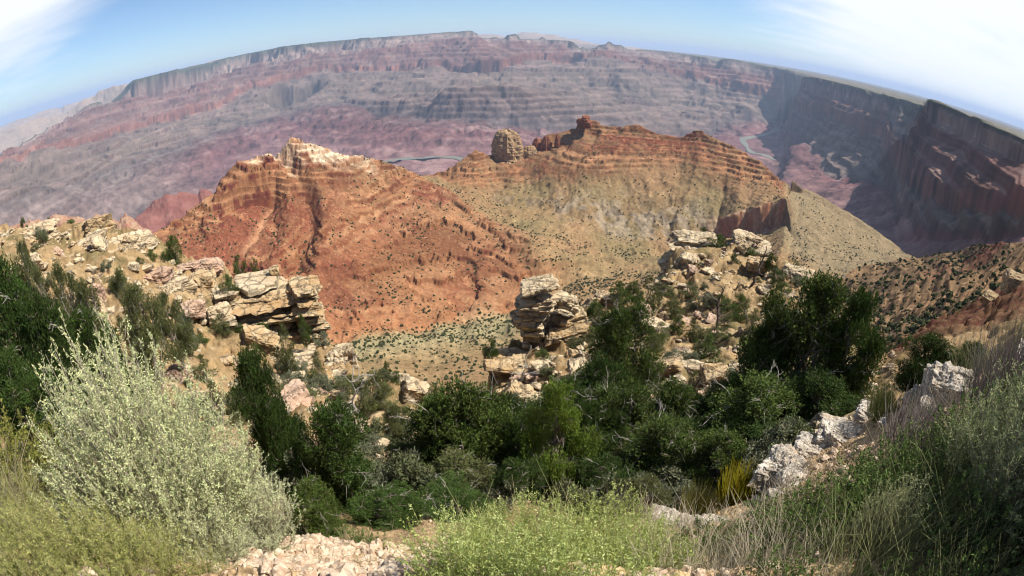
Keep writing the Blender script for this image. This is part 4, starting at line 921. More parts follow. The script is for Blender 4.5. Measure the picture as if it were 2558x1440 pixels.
# finer broken stone between them
dr, fr_ = cube_sphere(3)
rs = np.random.RandomState(12); PV, PF, n = [], [], 0
while n < 4200:
    u, v = rs.uniform(0, 2150), rs.uniform(590, 1250)
    a, e = ray(u, v); D = math.exp(rs.uniform(math.log(9), math.log(66)))
    i = int(np.clip((a - near.az[0]) / (near.az[1] - near.az[0]), 0, len(near.az) - 1))
    qd = np.interp(math.log(D), near.L[:, i], range(len(near.L)))
    if not (2.7 < qd < 5.98): continue
    x, y = D * math.sin(a), D * math.cos(a)
    if perlin(np.array([x / 5.]), np.array([y / 5.]), 71)[0] < rs.uniform(-.5, .25): continue
    s_ = .07 * (7.0 ** (rs.uniform(0, 1) ** 1.7)) * (D / 30) ** .4
    p = dr * (1 + rs.normal(0, .2, (len(dr), 1))) * np.array((1, rs.uniform(.6, 1), rs.uniform(.4, .8))) * s_
    p = p @ rot(rs.uniform(0, 360)).T + np.array((x, y, surf(x, y) + s_ * .15))
    PV.append(p); PF.append(fr_ + n * len(dr)); n += 1
o = mesh_np('rubble', np.concatenate(PV), np.concatenate(PF), M_cream, smooth=False)
tag(o, 'broken limestone rubble covering the near slopes', 'rubble', kind='stuff')
# ======================= plants =======================
def leaf_mat(name, tr=0.25, vary=0.0):
    m, gg = new_mat(name)
    oi = gg.n('ObjectInfo').outputs['Random']
    k = gg.n('MapRange', i={0: oi, 1: 0, 2: 1, 3: 1 - vary, 4: 1 + vary}).outputs[0]
    c = gg.vmath('MULTIPLY', attr_col(gg), gg.n('CombineXYZ', i={0: k, 1: k, 2: k}).outputs[0]).outputs[0]
    finish(gg, c, .75, None, .15, tr)
    return m
M_leaf = leaf_mat('foliage', .22, .15)
M_pale = leaf_mat('pale_foliage', .25, .06)
M_bark, gg = new_mat('bark')
pos = gg.n('TexCoord').outputs['Object']
finish(gg, gg.mix(gg.noise(pos, 9, 5, .7), (.10, .075, .055), (.26, .22, .18)), .9, gg.n('Bump', i={'Strength': .8, 'Distance': .02, 'Height': gg.noise(pos, 22, 4)}).outputs[0], .05)
M_dead, gg = new_mat('dead_wood')
pos = gg.n('TexCoord').outputs['Object']
finish(gg, gg.mix(gg.noise(pos, 7, 4), (.22, .195, .165), (.42, .385, .34)), .9, None, .05)
M_dark, gg = new_mat('dark_dead_wood')
pos = gg.n('TexCoord').outputs['Object']
finish(gg, gg.mix(gg.noise(pos, 7, 4), (.06, .045, .035), (.13, .10, .085)), .9, None, .05)

def tubes(paths, sides=5):
    """paths: list of (points (k,3), radii (k)); all joined in one vertex/face set"""
    V, Fc, n0 = [], [], 0
    for p, r in paths:
        p = np.asarray(p, float); r = np.asarray(r, float)
        t = np.gradient(p, axis=0); t /= np.linalg.norm(t, axis=1, keepdims=True) + 1e-9
        ref = np.array((.31, .22, .92)) if abs(t[0][2]) < .9 else np.array((1., .1, .1))
        a = np.cross(t, ref); a /= np.linalg.norm(a, axis=1, keepdims=True) + 1e-9
        b = np.cross(t, a)
        th = np.arange(sides) * 2 * math.pi / sides
        ring = p[:, None] + r[:, None, None] * (a[:, None] * np.cos(th)[None, :, None] + b[:, None] * np.sin(th)[None, :, None])
        k = len(p)
        V.append(ring.reshape(-1, 3))
        i = np.arange((k - 1) * sides).reshape(k - 1, sides)
        j = np.roll(i, -1, axis=1)
        Fc.append(np.stack([i, j, j + sides, i + sides], -1).reshape(-1, 4) + n0)
        n0 += k * sides
    return np.concatenate(V), np.concatenate(Fc)

def leaves(c, d, ln, wd_, rs, cols, bend=.25):
    """c: centres, d: directions (unit), a diamond blade each; returns verts, faces, colours"""
    n = len(c)
    s = np.cross(d, rs.normal(0, 1, (n, 3))); s /= np.linalg.norm(s, axis=1, keepdims=True) + 1e-9
    nn = np.cross(d, s)
    ln = np.broadcast_to(ln, n)[:, None]; w = np.broadcast_to(wd_, n)[:, None]
    V = np.stack([c, c + d * ln * .5 + s * w * .5 + nn * ln * bend * .3, c + d * ln, c + d * ln * .5 - s * w * .5 + nn * ln * bend * .3], 1).reshape(-1, 3)
    Fc = np.arange(4 * n).reshape(n, 4)
    return V, Fc, np.repeat(cols, 4, axis=0)

def jit(base, n, rs, k=.25, tint=.08):
    c = np.array(base)[None] * (1 + rs.normal(0, k, (n, 1)).clip(-.6, .8)) * (1 + rs.normal(0, tint, (n, 3)))
    return np.clip(c, .008, .8)

def crooked(p0, p1, rs, k=7, amp=.12):
    t = np.linspace(0, 1, k)[:, None]
    L = np.linalg.norm(np.array(p1) - np.array(p0))
    w = np.cumsum(rs.normal(0, amp * L / k ** .5, (k, 3)), axis=0); w -= t * w[-1]; w -= (1 - t) * w[0]
    return np.array(p0) * (1 - t) + np.array(p1) * t + w

def make_tree(seed, H, W, lobes, tufts, leaf, colr, trunk_r=.13, stems=2, dead=14, low=.18, per=7, wmat=None, flat=1.0):
    """crown mesh and trunk mesh of a pinyon or juniper: twisted limbs carry lobes of needle sprays"""
    rs = np.random.RandomState(seed)
    # lobe centres inside an uneven dome
    cen, rad = [], []
    for k in range(lobes):
        a = rs.uniform(0, 2 * math.pi); h = low + (1 - low) * (k + rs.uniform(0, 1)) / lobes
        prof = math.sin(math.pi * min(max((h * .92 + .06), 0), 1)) ** .65
        rr = W * .5 * prof * math.sqrt(rs.uniform(.12, 1)) * .82
        cen.append((rr * math.cos(a), rr * math.sin(a), H * h * .93)); rad.append(W * rs.uniform(.13, .22) * (1.15 - .45 * h))
    cen, rad = np.array(cen), np.array(rad)
    paths, twigs = [], []
    bases = []
    for k in range(stems):
        a = rs.uniform(0, 6.28)
        top = np.array((W * .12 * math.cos(a), W * .12 * math.sin(a), H * rs.uniform(.6, .8)))
        p = crooked((.10 * k, .06 * k, -.4), top, rs, 9, .10)
        paths.append((p, trunk_r * np.linspace(1, .25, 9))); bases.append(p)
    for c, r in zip(cen, rad):
        b = bases[rs.randint(stems)]
        j = int(np.clip(np.argmin(np.abs(b[:, 2] - c[2] * rs.uniform(.45, .8))), 1, 8))
        paths.append((crooked(b[j], c, rs, 6, .16), trunk_r * .42 * np.linspace(1, .25, 6)))
        for _ in range(3):
            d = rs.normal(0, 1, 3); d /= np.linalg.norm(d)
            paths.append((crooked(c, c + d * r * .9, rs, 4, .2), trunk_r * .13 * np.linspace(1, .3, 4)))
    for _ in range(dead):
        k = rs.randint(lobes); d = rs.normal(0, 1, 3); d /= np.linalg.norm(d)
        s0 = cen[k] + d * rad[k] * .4
        e = s0 + d * rad[k] * rs.uniform(.8, 1.5)
        m_ = crooked(s0, e, rs, 5, .12)
        twigs.append((m_, trunk_r * .10 * np.linspace(1, .35, 5)))
        for q_ in range(4):
            d2 = d + rs.normal(0, .55, 3); d2 /= np.linalg.norm(d2)
            twigs.append((crooked(m_[1 + q_], m_[1 + q_] + d2 * rad[k] * .55, rs, 4, .22), trunk_r * .055 * np.linspace(1, .4, 4)))
    # tufts on the shells of the lobes
    nt_ = tufts
    li = rs.choice(lobes, nt_, p=rad ** 2 / (rad ** 2).sum())
    d = rs.normal(0, 1, (nt_, 3)); d /= np.linalg.norm(d, axis=1, keepdims=True)
    rr = rad[li] * rs.uniform(.45, 1.08, nt_) * (1 + .35 * perlin(d[:, 0] * 2.3 + li * 3.1, d[:, 1] * 2.3 + d[:, 2] * 1.9, seed))
    tc_ = cen[li] + d * rr[:, None] * np.array((1, 1, .8 * flat))
    tb = jit(colr, nt_, rs, .18, .05) * (1 + .25 * perlin(li * 1.7, li * .3 + 2, seed + 1))[:, None]
    n = nt_ * per
    ti = np.repeat(np.arange(nt_), per)
    up = np.array((0, 0, .55))
    ld = d[ti] * .7 + up + rs.normal(0, .75, (n, 3)); ld /= np.linalg.norm(ld, axis=1, keepdims=True)
    lc = tc_[ti] + rs.normal(0, leaf * .45, (n, 3))
    V, Fc, cc = leaves(lc, ld, leaf * rs.uniform(.7, 1.3, n), leaf * .42, rs, np.clip(tb[ti] * (1 + rs.normal(0, .15, (n, 1))), .006, .6))
    crown = mesh_np('crown', V, Fc, M_leaf, colors=cc, smooth=False, link=False)
    tv, tf = tubes(paths, 6)
    nb = len(tf)
    if twigs:
        dv, df_ = tubes(twigs, 4); tf = np.concatenate([tf, df_ + len(tv)]); tv = np.concatenate([tv, dv])
    trunk = mesh_np('trunk', tv, tf, wmat or M_bark, link=False)
    trunk.materials.append(M_dead)
    trunk.polygons.foreach_set('material_index', (np.arange(len(tf)) >= nb).astype(np.int32))
    return crown, trunk

def root(name, label, cat, loc, rz=0, sc_=(1, 1, 1), group=None):
    o = bpy.data.objects.new(name, None); col.objects.link(o)
    o.empty_display_size = .2
    o.location = loc; o.rotation_euler = (0, 0, rz); o.scale = sc_
    return tag(o, label, cat, group)

def child(name, me, par):
    if me is None: return
    o = bpy.data.objects.new(name, me); col.objects.link(o); o.parent = par
    return o

DG, MG, BG, OL = (.043, .072, .014), (.066, .096, .020), (.115, .165, .024), (.105, .115, .04)
KIND = {
    'dark': [make_tree(1000 + k, 4.0, 4.0, 24, 5200, .10, DG, .15, 3, 24, .10) for k in range(3)],
    'mid': [make_tree(1020 + k, 4.0, 4.0, 22, 5000, .10, MG, .15, 3, 34, .10) for k in range(3)],
    'bright': [make_tree(1040, 4.0, 3.4, 20, 4800, .09, BG, .12, 2, 26, .08)],
    'olive': [make_tree(1060 + k, 4.0, 3.6, 18, 3300, .095, OL, .12, 2, 28, .12) for k in range(2)],
    'far': [make_tree(1080 + k, 4.0, 3.8, 13, 900, .17, MG, .12, 2, 5, .06, 6) for k in range(3)],
    'farolive': [make_tree(1090 + k, 4.0, 3.8, 12, 700, .17, OL, .12, 2, 6, .06, 6) for k in range(2)],
}
NAMES = {'dark': ('pinyon_pine', 'tree'), 'mid': ('juniper_tree', 'tree'), 'bright': ('juniper_tree', 'tree'), 'olive': ('juniper_tree', 'tree'), 'far': ('pinyon_pine', 'tree'), 'farolive': ('juniper_shrub', 'shrub')}
def tree(kind, u, v, D, wpx, hpx, label, rz=None, group=None, var=None, lean=0.0):
    """crown middle on the sight line (u, v) at D; it stands on the ground below and reaches up to its seen height"""
    a, e = ray(u, v)
    x, y = D * math.sin(a), D * math.cos(a)
    slant = D / math.cos(e)
    wid = wpx / 1400 * slant
    _, e1 = ray(u, v - hpx * .5)
    g0 = surf(x, y)
    top = D * math.tan(e1)
    H = max(top - g0, hpx / 1400 * slant * .75)
    H = min(H, hpx / 1400 * slant * 1.9)
    ms = KIND[kind]; k = (int(u * 7 + v) % len(ms)) if var is None else var
    nm, ct = NAMES[kind]
    sx = wid / 3.9
    o = root(nm, label, ct, (x, y, top - H), (u * 1.7) % 6.28 if rz is None else rz, (sx, sx, H / 4.0), group)
    child('crown', ms[k][0], o); child('trunk', ms[k][1], o)
    return o
T = [
 ('dark', 20, 800, 13.5, 250, 330, 'tall dark pinyon cut by the left border of the view'),
 ('dark', 120, 880, 12.5, 220, 300, 'dark green pinyon directly behind the pale bush on its left'),
 ('dark', 40, 960, 9.5, 240, 200, 'shaded dark tree above the olive leafy shrub at left'),
 ('olive', 65, 655, 27, 95, 150, 'narrow dark pinyon spire against the white ledges at far left'),
 ('olive', 110, 715, 24, 110, 120, 'olive tree growing above the dark pinyons at far left'),
 ('olive', 225, 760, 24, 130, 150, 'left one of the thin olive trees around the oval boulder'),
 ('olive', 300, 720, 27, 80, 130, 'thin olive tree right of the oval boulder'),
 ('olive', 340, 760, 22, 150, 140, 'olive tree behind the top of the pale bush'),
 ('olive', 420, 770, 25, 110, 100, 'low olive tree above the right top of the pale bush'),
 ('dark', 645, 985, 11, 170, 230, 'dark green tree peeping out right of the pale bush'),
 ('dark', 705, 1060, 12, 130, 150, 'dark tree low between pale bush and rocky spur'),
 ('dark', 855, 1160, 9.6, 250, 300, 'dense deep green juniper standing alone left of the stony gap'),
 ('mid', 780, 1270, 7.2, 170, 150, 'low green branch spread at the foot of the deep green juniper'),
 ('olive', 935, 1010, 25, 130, 170, 'slender olive tree on the slope above the deep green juniper'),
 ('olive', 1000, 1075, 21, 100, 130, 'thin dark tree left of the orange fin'),
 ('farolive', 1092, 1030, 30, 90, 130, 'feathery dark tree at the lip of the gap right of the orange fin'),
 ('mid', 1160, 1100, 12.5, 300, 300, 'broad grey-twigged juniper left of centre in the thicket'),
 ('olive', 1010, 1230 - 60, 13, 120, 110, 'small dusty juniper on the left of the broad juniper'),
 ('olive', 1120, 1235, 10.2, 260, 180, 'dark lower boughs below the broad juniper'),
 ('bright', 1395, 1115, 11.2, 230, 320, 'bright yellow-green juniper in the middle of the thicket'),
 ('dark', 1290, 1235, 9.6, 150, 160, 'small green tree in front of the dark hollow'),
 ('mid', 1560, 905, 24, 190, 300, 'tall juniper with forked bare branches in front of the scree'),
 ('dark', 1485, 985, 19, 180, 190, 'dark juniper left of the forked juniper'),
 ('mid', 1545, 1070, 15, 240, 200, 'shaded juniper right of the bright yellow-green one'),
 ('dark', 1690, 1060, 16, 170, 130, 'black-green tree under the long pale ledge'),
 ('mid', 1665, 1165, 12, 280, 200, 'wide dark juniper with pale twigs above the yellow broom'),
 ('mid', 1890, 1075, 13.5, 320, 230, 'wide juniper in front of the largest tree, lower right'),
 ('mid', 1800, 1150, 11.5, 200, 140, 'low green juniper directly behind the yellow broom'),
 ('mid', 2045, 850, 18, 330, 330, 'largest pinyon with a tall dark crown right of the boulder'),
 ('mid', 1930, 850, 19, 190, 230, 'left half-crown of the big pinyon group beside the boulder'),
 ('dark', 2130, 880, 17, 180, 330, 'dark right-hand pinyon of the big group above the canyon edge'),
 ('dark', 2060, 1010, 15, 230, 150, 'shaded skirt of the big pinyon group'),
 ('dark', 2310, 925, 15.5, 190, 190, 'rounded dark juniper behind the tall white rock'),
 ('dark', 2425, 905, 15, 110, 110, 'small dark juniper near the right border, above the grass'),
 ('farolive', 2205, 1000, 13, 60, 90, 'scraggly little tree between the big pinyons and the white rocks'),
 ('dark', 1250, 1060, 15, 170, 150, 'dark juniper behind the broad grey-twigged one'),
 ('mid', 1340, 1075, 15, 150, 110, 'juniper crown just under the dark bluff'),
 ('dark', 1470, 1110, 13, 160, 200, 'dark tree close behind the bright yellow-green juniper on its right'),
 ('dark', 1500, 1220, 10.5, 200, 140, 'low black-green boughs right of the dark hollow'),
 ('olive', 1620, 1250, 9.0, 170, 110, 'brownish low juniper above the straw grass'),
 ('dark', 1770, 1075, 15.5, 170, 150, 'dark juniper below the right end of the long pale ledge'),
 ('dark', 1960, 1120, 12.5, 200, 120, 'dark low boughs above the white crest of the rim ledge'),
 ('dark', 230, 850, 14, 200, 200, 'dark tree crown directly behind the middle of the pale bush'),
 ('olive', 165, 720, 25, 120, 150, 'olive tree between the dark pinyons and the oval boulder'),
 ('dark', 985, 1300, 8.0, 220, 120, 'shadowed low shrub in the black hollow above the gravel'),
 ('dark', 1130, 1290, 8.4, 240, 110, 'dark shrub above the yellow-green herb clump'),
 ('farolive', 1480, 850, 37, 60, 60, 'olive shrub at the right foot of the layered blocks'),
 ('farolive', 1680, 760, 46, 60, 60, 'olive shrub at the left foot of the headland'),
 ('far', 1830, 790, 44, 70, 60, 'dark shrub on the scree left of the largest pinyon'),
 ('far', 432, 622, 50, 66, 76, 'round dark juniper standing on the skyline of the left shelf'),
 ('far', 178, 568, 58, 46, 44, 'bushy pinyon on the skyline left of the squared block'),
 ('far', 126, 558, 60, 38, 36, 'smaller pinyon left of the bushy skyline one'),
 ('far', 56, 552, 61, 24, 22, 'tiny skyline shrub near the left border'),
 ('far', 218, 630, 52, 38, 44, 'green pinyon below the squared block'),
 ('far', 303, 594, 54, 30, 26, 'low pinyon on the tan flat-topped rock'),
 ('far', 350, 662, 47, 30, 44, 'dark narrow pinyon right of the diagonal slab'),
 ('far', 378, 643, 49, 36, 42, 'light green pinyon above the dark narrow one'),
 ('far', 598, 668, 45, 52, 70, 'left one of two pinyons before the banded block'),
 ('far', 634, 668, 45, 36, 52, 'right one of two pinyons before the banded block'),
 ('far', 570, 712, 42, 58, 54, 'low spreading pinyon under the two before the block'),
 ('farolive', 709, 860, 34, 66, 96, 'olive juniper hanging at the base of the banded block'),
 ('far', 755, 806, 37, 36, 46, 'small dark pinyon rooted in the crack of the banded block'),
 ('farolive', 792, 916, 33, 46, 80, 'grey-brown half-dead shrub on the left spur'),
 ('far', 965, 915, 36, 24, 28, 'tiny dark pinyon on the edge of the left spur'),
 ('far', 990, 940, 35.5, 38, 26, 'flat dark pinyon beside the tiny one on the spur'),
 ('far', 1224, 864, 38.5, 54, 48, 'round green shrub on the flat ledge of the bluff'),
 ('far', 1355, 903, 34, 58, 62, 'bright green pinyon at the foot of the leaning stack'),
 ('far', 1460, 930, 33, 60, 60, 'dark pinyon right of the one under the leaning stack'),
 ('far', 1545, 745, 46, 64, 84, 'feathery green pinyon on the shoulder left of the headland'),
 ('farolive', 1622, 745, 43, 70, 100, 'taller olive juniper on the shoulder left of the headland'),
 ('far', 1792, 618, 64, 66, 64, 'dark pinyon on top of the headland beside the yellow slab'),
 ('far', 1762, 678, 59, 66, 60, 'wide pinyon below the one on top of the headland'),
 ('far', 1728, 700, 58, 36, 34, 'small pinyon at the left foot of the wide one'),
 ('far', 1876, 632, 63, 48, 26, 'low dark pinyon on the pale blocky shoulder'),
 ('far', 1925, 660, 58, 44, 60, 'upper juniper of the dark column on the headland'),
 ('far', 1940, 715, 53, 60, 84, 'lower juniper of the dark column on the headland'),
 ('farolive', 1984, 663, 59, 32, 28, 'lone round shrub at the right tip of the headland'),
 ('far', 1757, 576, 68, 26, 18, 'tiny shrub on the far edge of the yellow slab'),
 ('far', 1752, 782, 47, 38, 30, 'dark round shrub in the middle of the scree'),
]
for t_ in T: tree(*t_)

# the packed thicket between the named trees, and scrub on the scree
rs = np.random.RandomState(61)
n = 0
while n < 34:
    u, v = rs.uniform(1090, 2060), rs.uniform(1000, 1235)
    a, e = ray(u, v)
    i = int(np.clip((a - near.az[0]) / (near.az[1] - near.az[0]), 0, len(near.az) - 1))
    D = math.exp(np.interp(rs.uniform(3.25, 4.05), range(len(near.L)), near.L[:, i]))
    _, eg = ray(u, v + 60)
    x, y = D * math.sin(a), D * math.cos(a)
    g0 = surf(x, y)
    if abs(D * math.tan(e) - g0 - .9) > .9 or D < 12.2 or (1180 < u < 1400 and v < 1080): continue
    tree(('dark', 'mid', 'dark', 'olive')[n % 4], u, v, D, 1400 * 2.2 / D * rs.uniform(.7, 1.15), 1400 * 1.7 / D, 'dark juniper packed into the shady thicket below the rim', group='junipers packed in the thicket')
    n += 1
n = 0
while n < 40:
    u, v = rs.uniform(1480, 2000), rs.uniform(720, 960)
    a, e = ray(u, v)
    i = int(np.clip((a - near.az[0]) / (near.az[1] - near.az[0]), 0, len(near.az) - 1))
    D = math.exp(np.interp(rs.uniform(4.1, 5.8), range(len(near.L)), near.L[:, i]))
    x, y = D * math.sin(a), D * math.cos(a); g0 = surf(x, y)
    if abs(D * math.tan(e) - g0 - .7) > .9: continue
    w_ = rs.uniform(1.0, 2.0)
    tree('farolive' if n % 2 else 'far', u, v, D, 1400 * w_ / D, 1400 * w_ * .75 / D, 'scrubby bush on the scree between the stack and the headland', group='bushes on the right-hand scree')
    n += 1

n = 0
while n < 34:
    u, v = rs.uniform(420, 900), rs.uniform(800, 1080)
    a, e = ray(u, v)
    i = int(np.clip((a - near.az[0]) / (near.az[1] - near.az[0]), 0, len(near.az) - 1))
    D = math.exp(np.interp(rs.uniform(3.7, 5.7), range(len(near.L)), near.L[:, i]))
    x, y = D * math.sin(a), D * math.cos(a); g0 = surf(x, y)
    if abs(D * math.tan(e) - g0 - .5) > .9: continue
    w_ = rs.uniform(.8, 1.7)
    tree('farolive' if n % 3 else 'far', u, v, D, 1400 * w_ / D, 1400 * w_ * .75 / D, 'scrubby bush on the stony slope under the banded block', group='bushes under the banded block')
    n += 1

# bare snags
def snag(u, v, D, hpx, label, mat, seed, n=9):
    rs = np.random.RandomState(seed)
    p = at(u, v, D); g0 = surf(p.x, p.y)
    H = hpx / 1400 * D * 1.15
    paths = []
    b = crooked((0, 0, -.3), (rs.normal(0, .15) * H, 0, H), rs, 9, .12)
    o = root('dead_tree', label, 'dead tree', (p.x, p.y, min(max(p.z - H * .5, g0), g0 + .6 * H)))
    child('trunk', mesh_np('trunk', *tubes([(b, .035 * H * np.linspace(1, .2, 9))], 6), mat, link=False), o)
    for k in range(n):
        j = rs.randint(2, 8); d = rs.normal(0, 1, 3); d[2] = abs(d[2]) * .7 + .2; d /= np.linalg.norm(d)
        q_ = crooked(b[j], b[j] + d * H * rs.uniform(.25, .5), rs, 6, .2)
        paths.append((q_, .013 * H * np.linspace(1, .3, 6)))
        for _ in range(3):
            d2 = d + rs.normal(0, .6, 3); d2 /= np.linalg.norm(d2); i = rs.randint(2, 6)
            paths.append((crooked(q_[i], q_[i] + d2 * H * .2, rs, 4, .2), .006 * H * np.linspace(1, .4, 4)))
    child('branches', mesh_np('branches', *tubes(paths, 4), mat, link=False), o)
snag(1873, 715, 52, 100, 'thin dark snag standing on the headland', M_dark, 1, 7)
snag(1800, 810, 40, 120, 'black bare tree on the scree above the boulder', M_dark, 2, 12)
snag(1290, 950, 32, 110, 'leafless pale sapling in front of the dark bluff', M_dead, 3, 9)
snag(1715, 1010, 19, 130, 'twisted black branches in front of the long pale ledge', M_dark, 4, 12)
snag(885, 1010, 24, 140, 'grey dead tree on the slope above the deep green juniper', M_dead, 5, 11)
snag(1640, 960, 24, 90, 'grey forked snag among the junipers left of the boulder', M_dead, 6, 9)
def log_(u, v, D, L, label, seed, rz, tilt=0):
    rs = np.random.RandomState(seed)
    p = at(u, v, D); g0 = surf(p.x, p.y)
    o = mesh_np('fallen_log', *tubes([(crooked((-L / 2, 0, 0), (L / 2, 0, 0), rs, 9, .04), .05 * L * np.array([.5, .8, .9, 1, .95, .9, .8, .6, .3]))], 7), M_dead)
    o.location = (p.x, p.y, max(g0 + .04 * L, g0)); o.rotation_euler = (0, tilt, rz)
    tag(o, label, 'log')
log_(1690, 920, 26, 1.8, 'pale fallen log on the scree left of the boulder', 1, .3, -.3)
log_(1010, 1215, 9.5, .8, 'weathered fallen log in the stony gap', 2, .25, -.15)

# --- foreground bushes of thin stems and small leaves
def make_bush(seed, H, W, stems, subs, lv, leaf, lcol, scol, arch=.35, up=1.0, leafw=.38, r0=.006, sub_l=.16, top_col=None, start=.25):
    rs = np.random.RandomState(seed)
    paths, C_, D_, K_ = [], [], [], []
    for s in range(stems):
        a = rs.uniform(0, 2 * math.pi); sp_ = math.sqrt(rs.uniform(0, 1))
        tip = np.array((W * .5 * sp_ * math.cos(a), W * .5 * sp_ * math.sin(a), H * (1 - .55 * sp_ ** 2) * rs.uniform(.62, 1.04) * up))
        b = np.array((rs.normal(0, .05 * W), rs.normal(0, .05 * W), -.05))
        t = np.linspace(0, 1, 8)[:, None]
        mid_ = b + (tip - b) * np.array((.62, .62, .42)) + rs.normal(0, .03 * H, 3)
        p = (1 - t) ** 2 * b + 2 * t * (1 - t) * mid_ + t ** 2 * tip + rs.normal(0, .006 * H, (8, 3))
        paths.append((p, r0 * np.linspace(1, .25, 8)))
        for q_ in range(subs):
            f = start + (1 - start) * (q_ + rs.uniform(0, 1)) / subs
            i = min(int(f * 7), 6); o_ = p[i] + (p[i + 1] - p[i]) * (f * 7 - i)
            d0 = p[i + 1] - p[i]; d0 = d0 / (np.linalg.norm(d0) + 1e-9)
            d = d0 * .9 + rs.normal(0, .55, 3) + np.array((0, 0, .35)); d /= np.linalg.norm(d)
            L = sub_l * rs.uniform(.4, 1.2) * (1.15 - .6 * f)
            if q_ % 2 == 0: paths.append((np.array([o_, o_ + d * L * .5 + rs.normal(0, .01, 3), o_ + d * L]), r0 * .22 * np.array([1, .8, .5])))
            k = np.linspace(.05, 1, lv)[:, None]
            C_.append(o_ + d * L * k + rs.normal(0, leaf * .15, (lv, 3)))
            ld = d * .6 + rs.normal(0, .8, (lv, 3)) + np.array((0, 0, .2)); ld /= np.linalg.norm(ld, axis=1, keepdims=True)
            D_.append(ld)
            c = np.array(lcol)
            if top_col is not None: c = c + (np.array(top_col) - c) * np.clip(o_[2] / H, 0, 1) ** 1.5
            K_.append(jit(c * rs.uniform(.8, 1.2), lv, rs, .12, .04))
    c, d, k = np.concatenate(C_), np.concatenate(D_), np.concatenate(K_)
    n = len(c)
    V, Fc, cc = leaves(c, d, leaf * rs.uniform(.45, 1.6, n), leaf * leafw, rs, k)
    lm = mesh_np('leaves', V, Fc, M_pale, colors=cc, smooth=False, link=False)
    tv, tf = tubes(paths, 4)
    m_, gg = new_mat('stems'); finish(gg, scol, .85, None, .1)
    sm = mesh_np('stems', tv, tf, m_, link=False)
    return lm, sm
def bush(name, ms, u, v, D, label, cat, scale=1.0, rz=0.0, group=None, dz=0.0, sz=None, tilt=(0, 0)):
    p = at(u, v, D)
    o = root(name, label, cat, (p.x, p.y, surf(p.x, p.y) + dz), rz, (scale, scale, sz or scale), group)
    o.rotation_euler = (tilt[0], tilt[1], rz)
    child('stems', ms[1], o); child('leaves', ms[0], o)
    return o
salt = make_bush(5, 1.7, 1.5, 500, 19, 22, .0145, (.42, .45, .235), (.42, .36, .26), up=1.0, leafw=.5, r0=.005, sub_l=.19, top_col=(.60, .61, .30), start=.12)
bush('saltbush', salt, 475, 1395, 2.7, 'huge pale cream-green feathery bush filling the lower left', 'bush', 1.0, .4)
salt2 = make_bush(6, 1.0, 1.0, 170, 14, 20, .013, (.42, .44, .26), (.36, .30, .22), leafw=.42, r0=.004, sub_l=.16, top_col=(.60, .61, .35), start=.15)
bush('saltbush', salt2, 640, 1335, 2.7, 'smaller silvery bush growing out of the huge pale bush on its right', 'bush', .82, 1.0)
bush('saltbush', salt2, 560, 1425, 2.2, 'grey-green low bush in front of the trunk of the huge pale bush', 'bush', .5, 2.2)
shade = make_bush(7, 1.1, 1.0, 130, 12, 14, .019, (.26, .29, .13), (.30, .25, .18), leafw=.36, r0=.004, sub_l=.16, top_col=(.48, .50, .25), start=.1)  # saltbush again, the corner's shade mixed into darker leaf colours
bush('saltbush', shade, 2430, 1400, 2.6, 'dusky sage-green bush with upright plumes in the lower right corner', 'bush', .95, .3)
bush('saltbush', shade, 2360, 1330, 3.0, 'sunlit sage-green plumes at the middle of the lower right corner', 'bush', .8, 4.3)
bush('saltbush', shade, 2545, 1330, 2.9, 'dusky sage-green bush cut by the right border', 'bush', 1.0, 1.3)
bush('saltbush', shade, 2150, 1435, 2.2, 'half-shaded bush at the bottom, left of the dusky corner bush', 'bush', .5, 2.3)
oliv = make_bush(8, 1.3, 1.5, 150, 13, 15, .030, (.13, .135, .03), (.20, .15, .09), leafw=.6, r0=.005, sub_l=.2, top_col=(.20, .20, .04), start=.1)
bush('leafy_shrub', oliv, 60, 1200, 4.4, 'olive leafy shrub at the left border under the dark trees', 'shrub', 1.0, .5)
bush('leafy_shrub', oliv, 150, 1250, 3.9, 'small olive shrub tucked behind the huge pale bush', 'shrub', .7, 2.5)
herb = [make_bush(20 + k, .62, .62, 60, 9, 9, .014, (.22, .28, .055), (.30, .32, .10), leafw=.5, r0=.0022, sub_l=.11, top_col=(.54, .57, .24), start=.25) for k in range(3)]
HB = [(1240, 1390, 2.7, 1.0), (1330, 1370, 2.9, 1.1), (1430, 1350, 3.0, 1.2), (1520, 1345, 3.1, 1.15), (1180, 1420, 2.5, .9), (1380, 1430, 2.4, .95), (1480, 1420, 2.5, 1.0), (1580, 1400, 2.7, .95), (1640, 1370, 3.1, .8), (1290, 1438, 2.1, .8), (1560, 1440, 2.2, .8), (1450, 1440, 2.0, .7), (1220, 1345, 3.2, .8)]
for k, (u, v, D, s_) in enumerate(HB):
    bush('flowering_herb', herb[k % 3], u, v, D, 'yellow-green flowering herb in the clump at the bottom centre', 'herb', s_, k * 1.9, 'yellow-green herbs on the rim')
for k, (u, v, D, s_) in enumerate([(1130, 1440, 1.55, .55), (1230, 1440, 1.45, .6), (1340, 1440, 1.4, .6), (1430, 1440, 1.4, .6), (1530, 1440, 1.45, .6), (1640, 1440, 1.55, .55), (1180, 1400, 2.2, .8), (1690, 1410, 2.1, .6), (1120, 1490, 1.15, .4), (1210, 1490, 1.1, .42), (1300, 1490, 1.08, .42), (1390, 1490, 1.06, .42), (1480, 1490, 1.08, .42), (1570, 1490, 1.12, .4), (1660, 1480, 1.2, .38)]):
    bush('flowering_herb', herb[(k + 1) % 3], u, v, D, 'yellow-green flowering herb in the clump at the bottom centre', 'herb', s_ * (1.6 if v > 1480 else 1.1), k * 1.3, 'yellow-green herbs on the rim', dz=-.03)
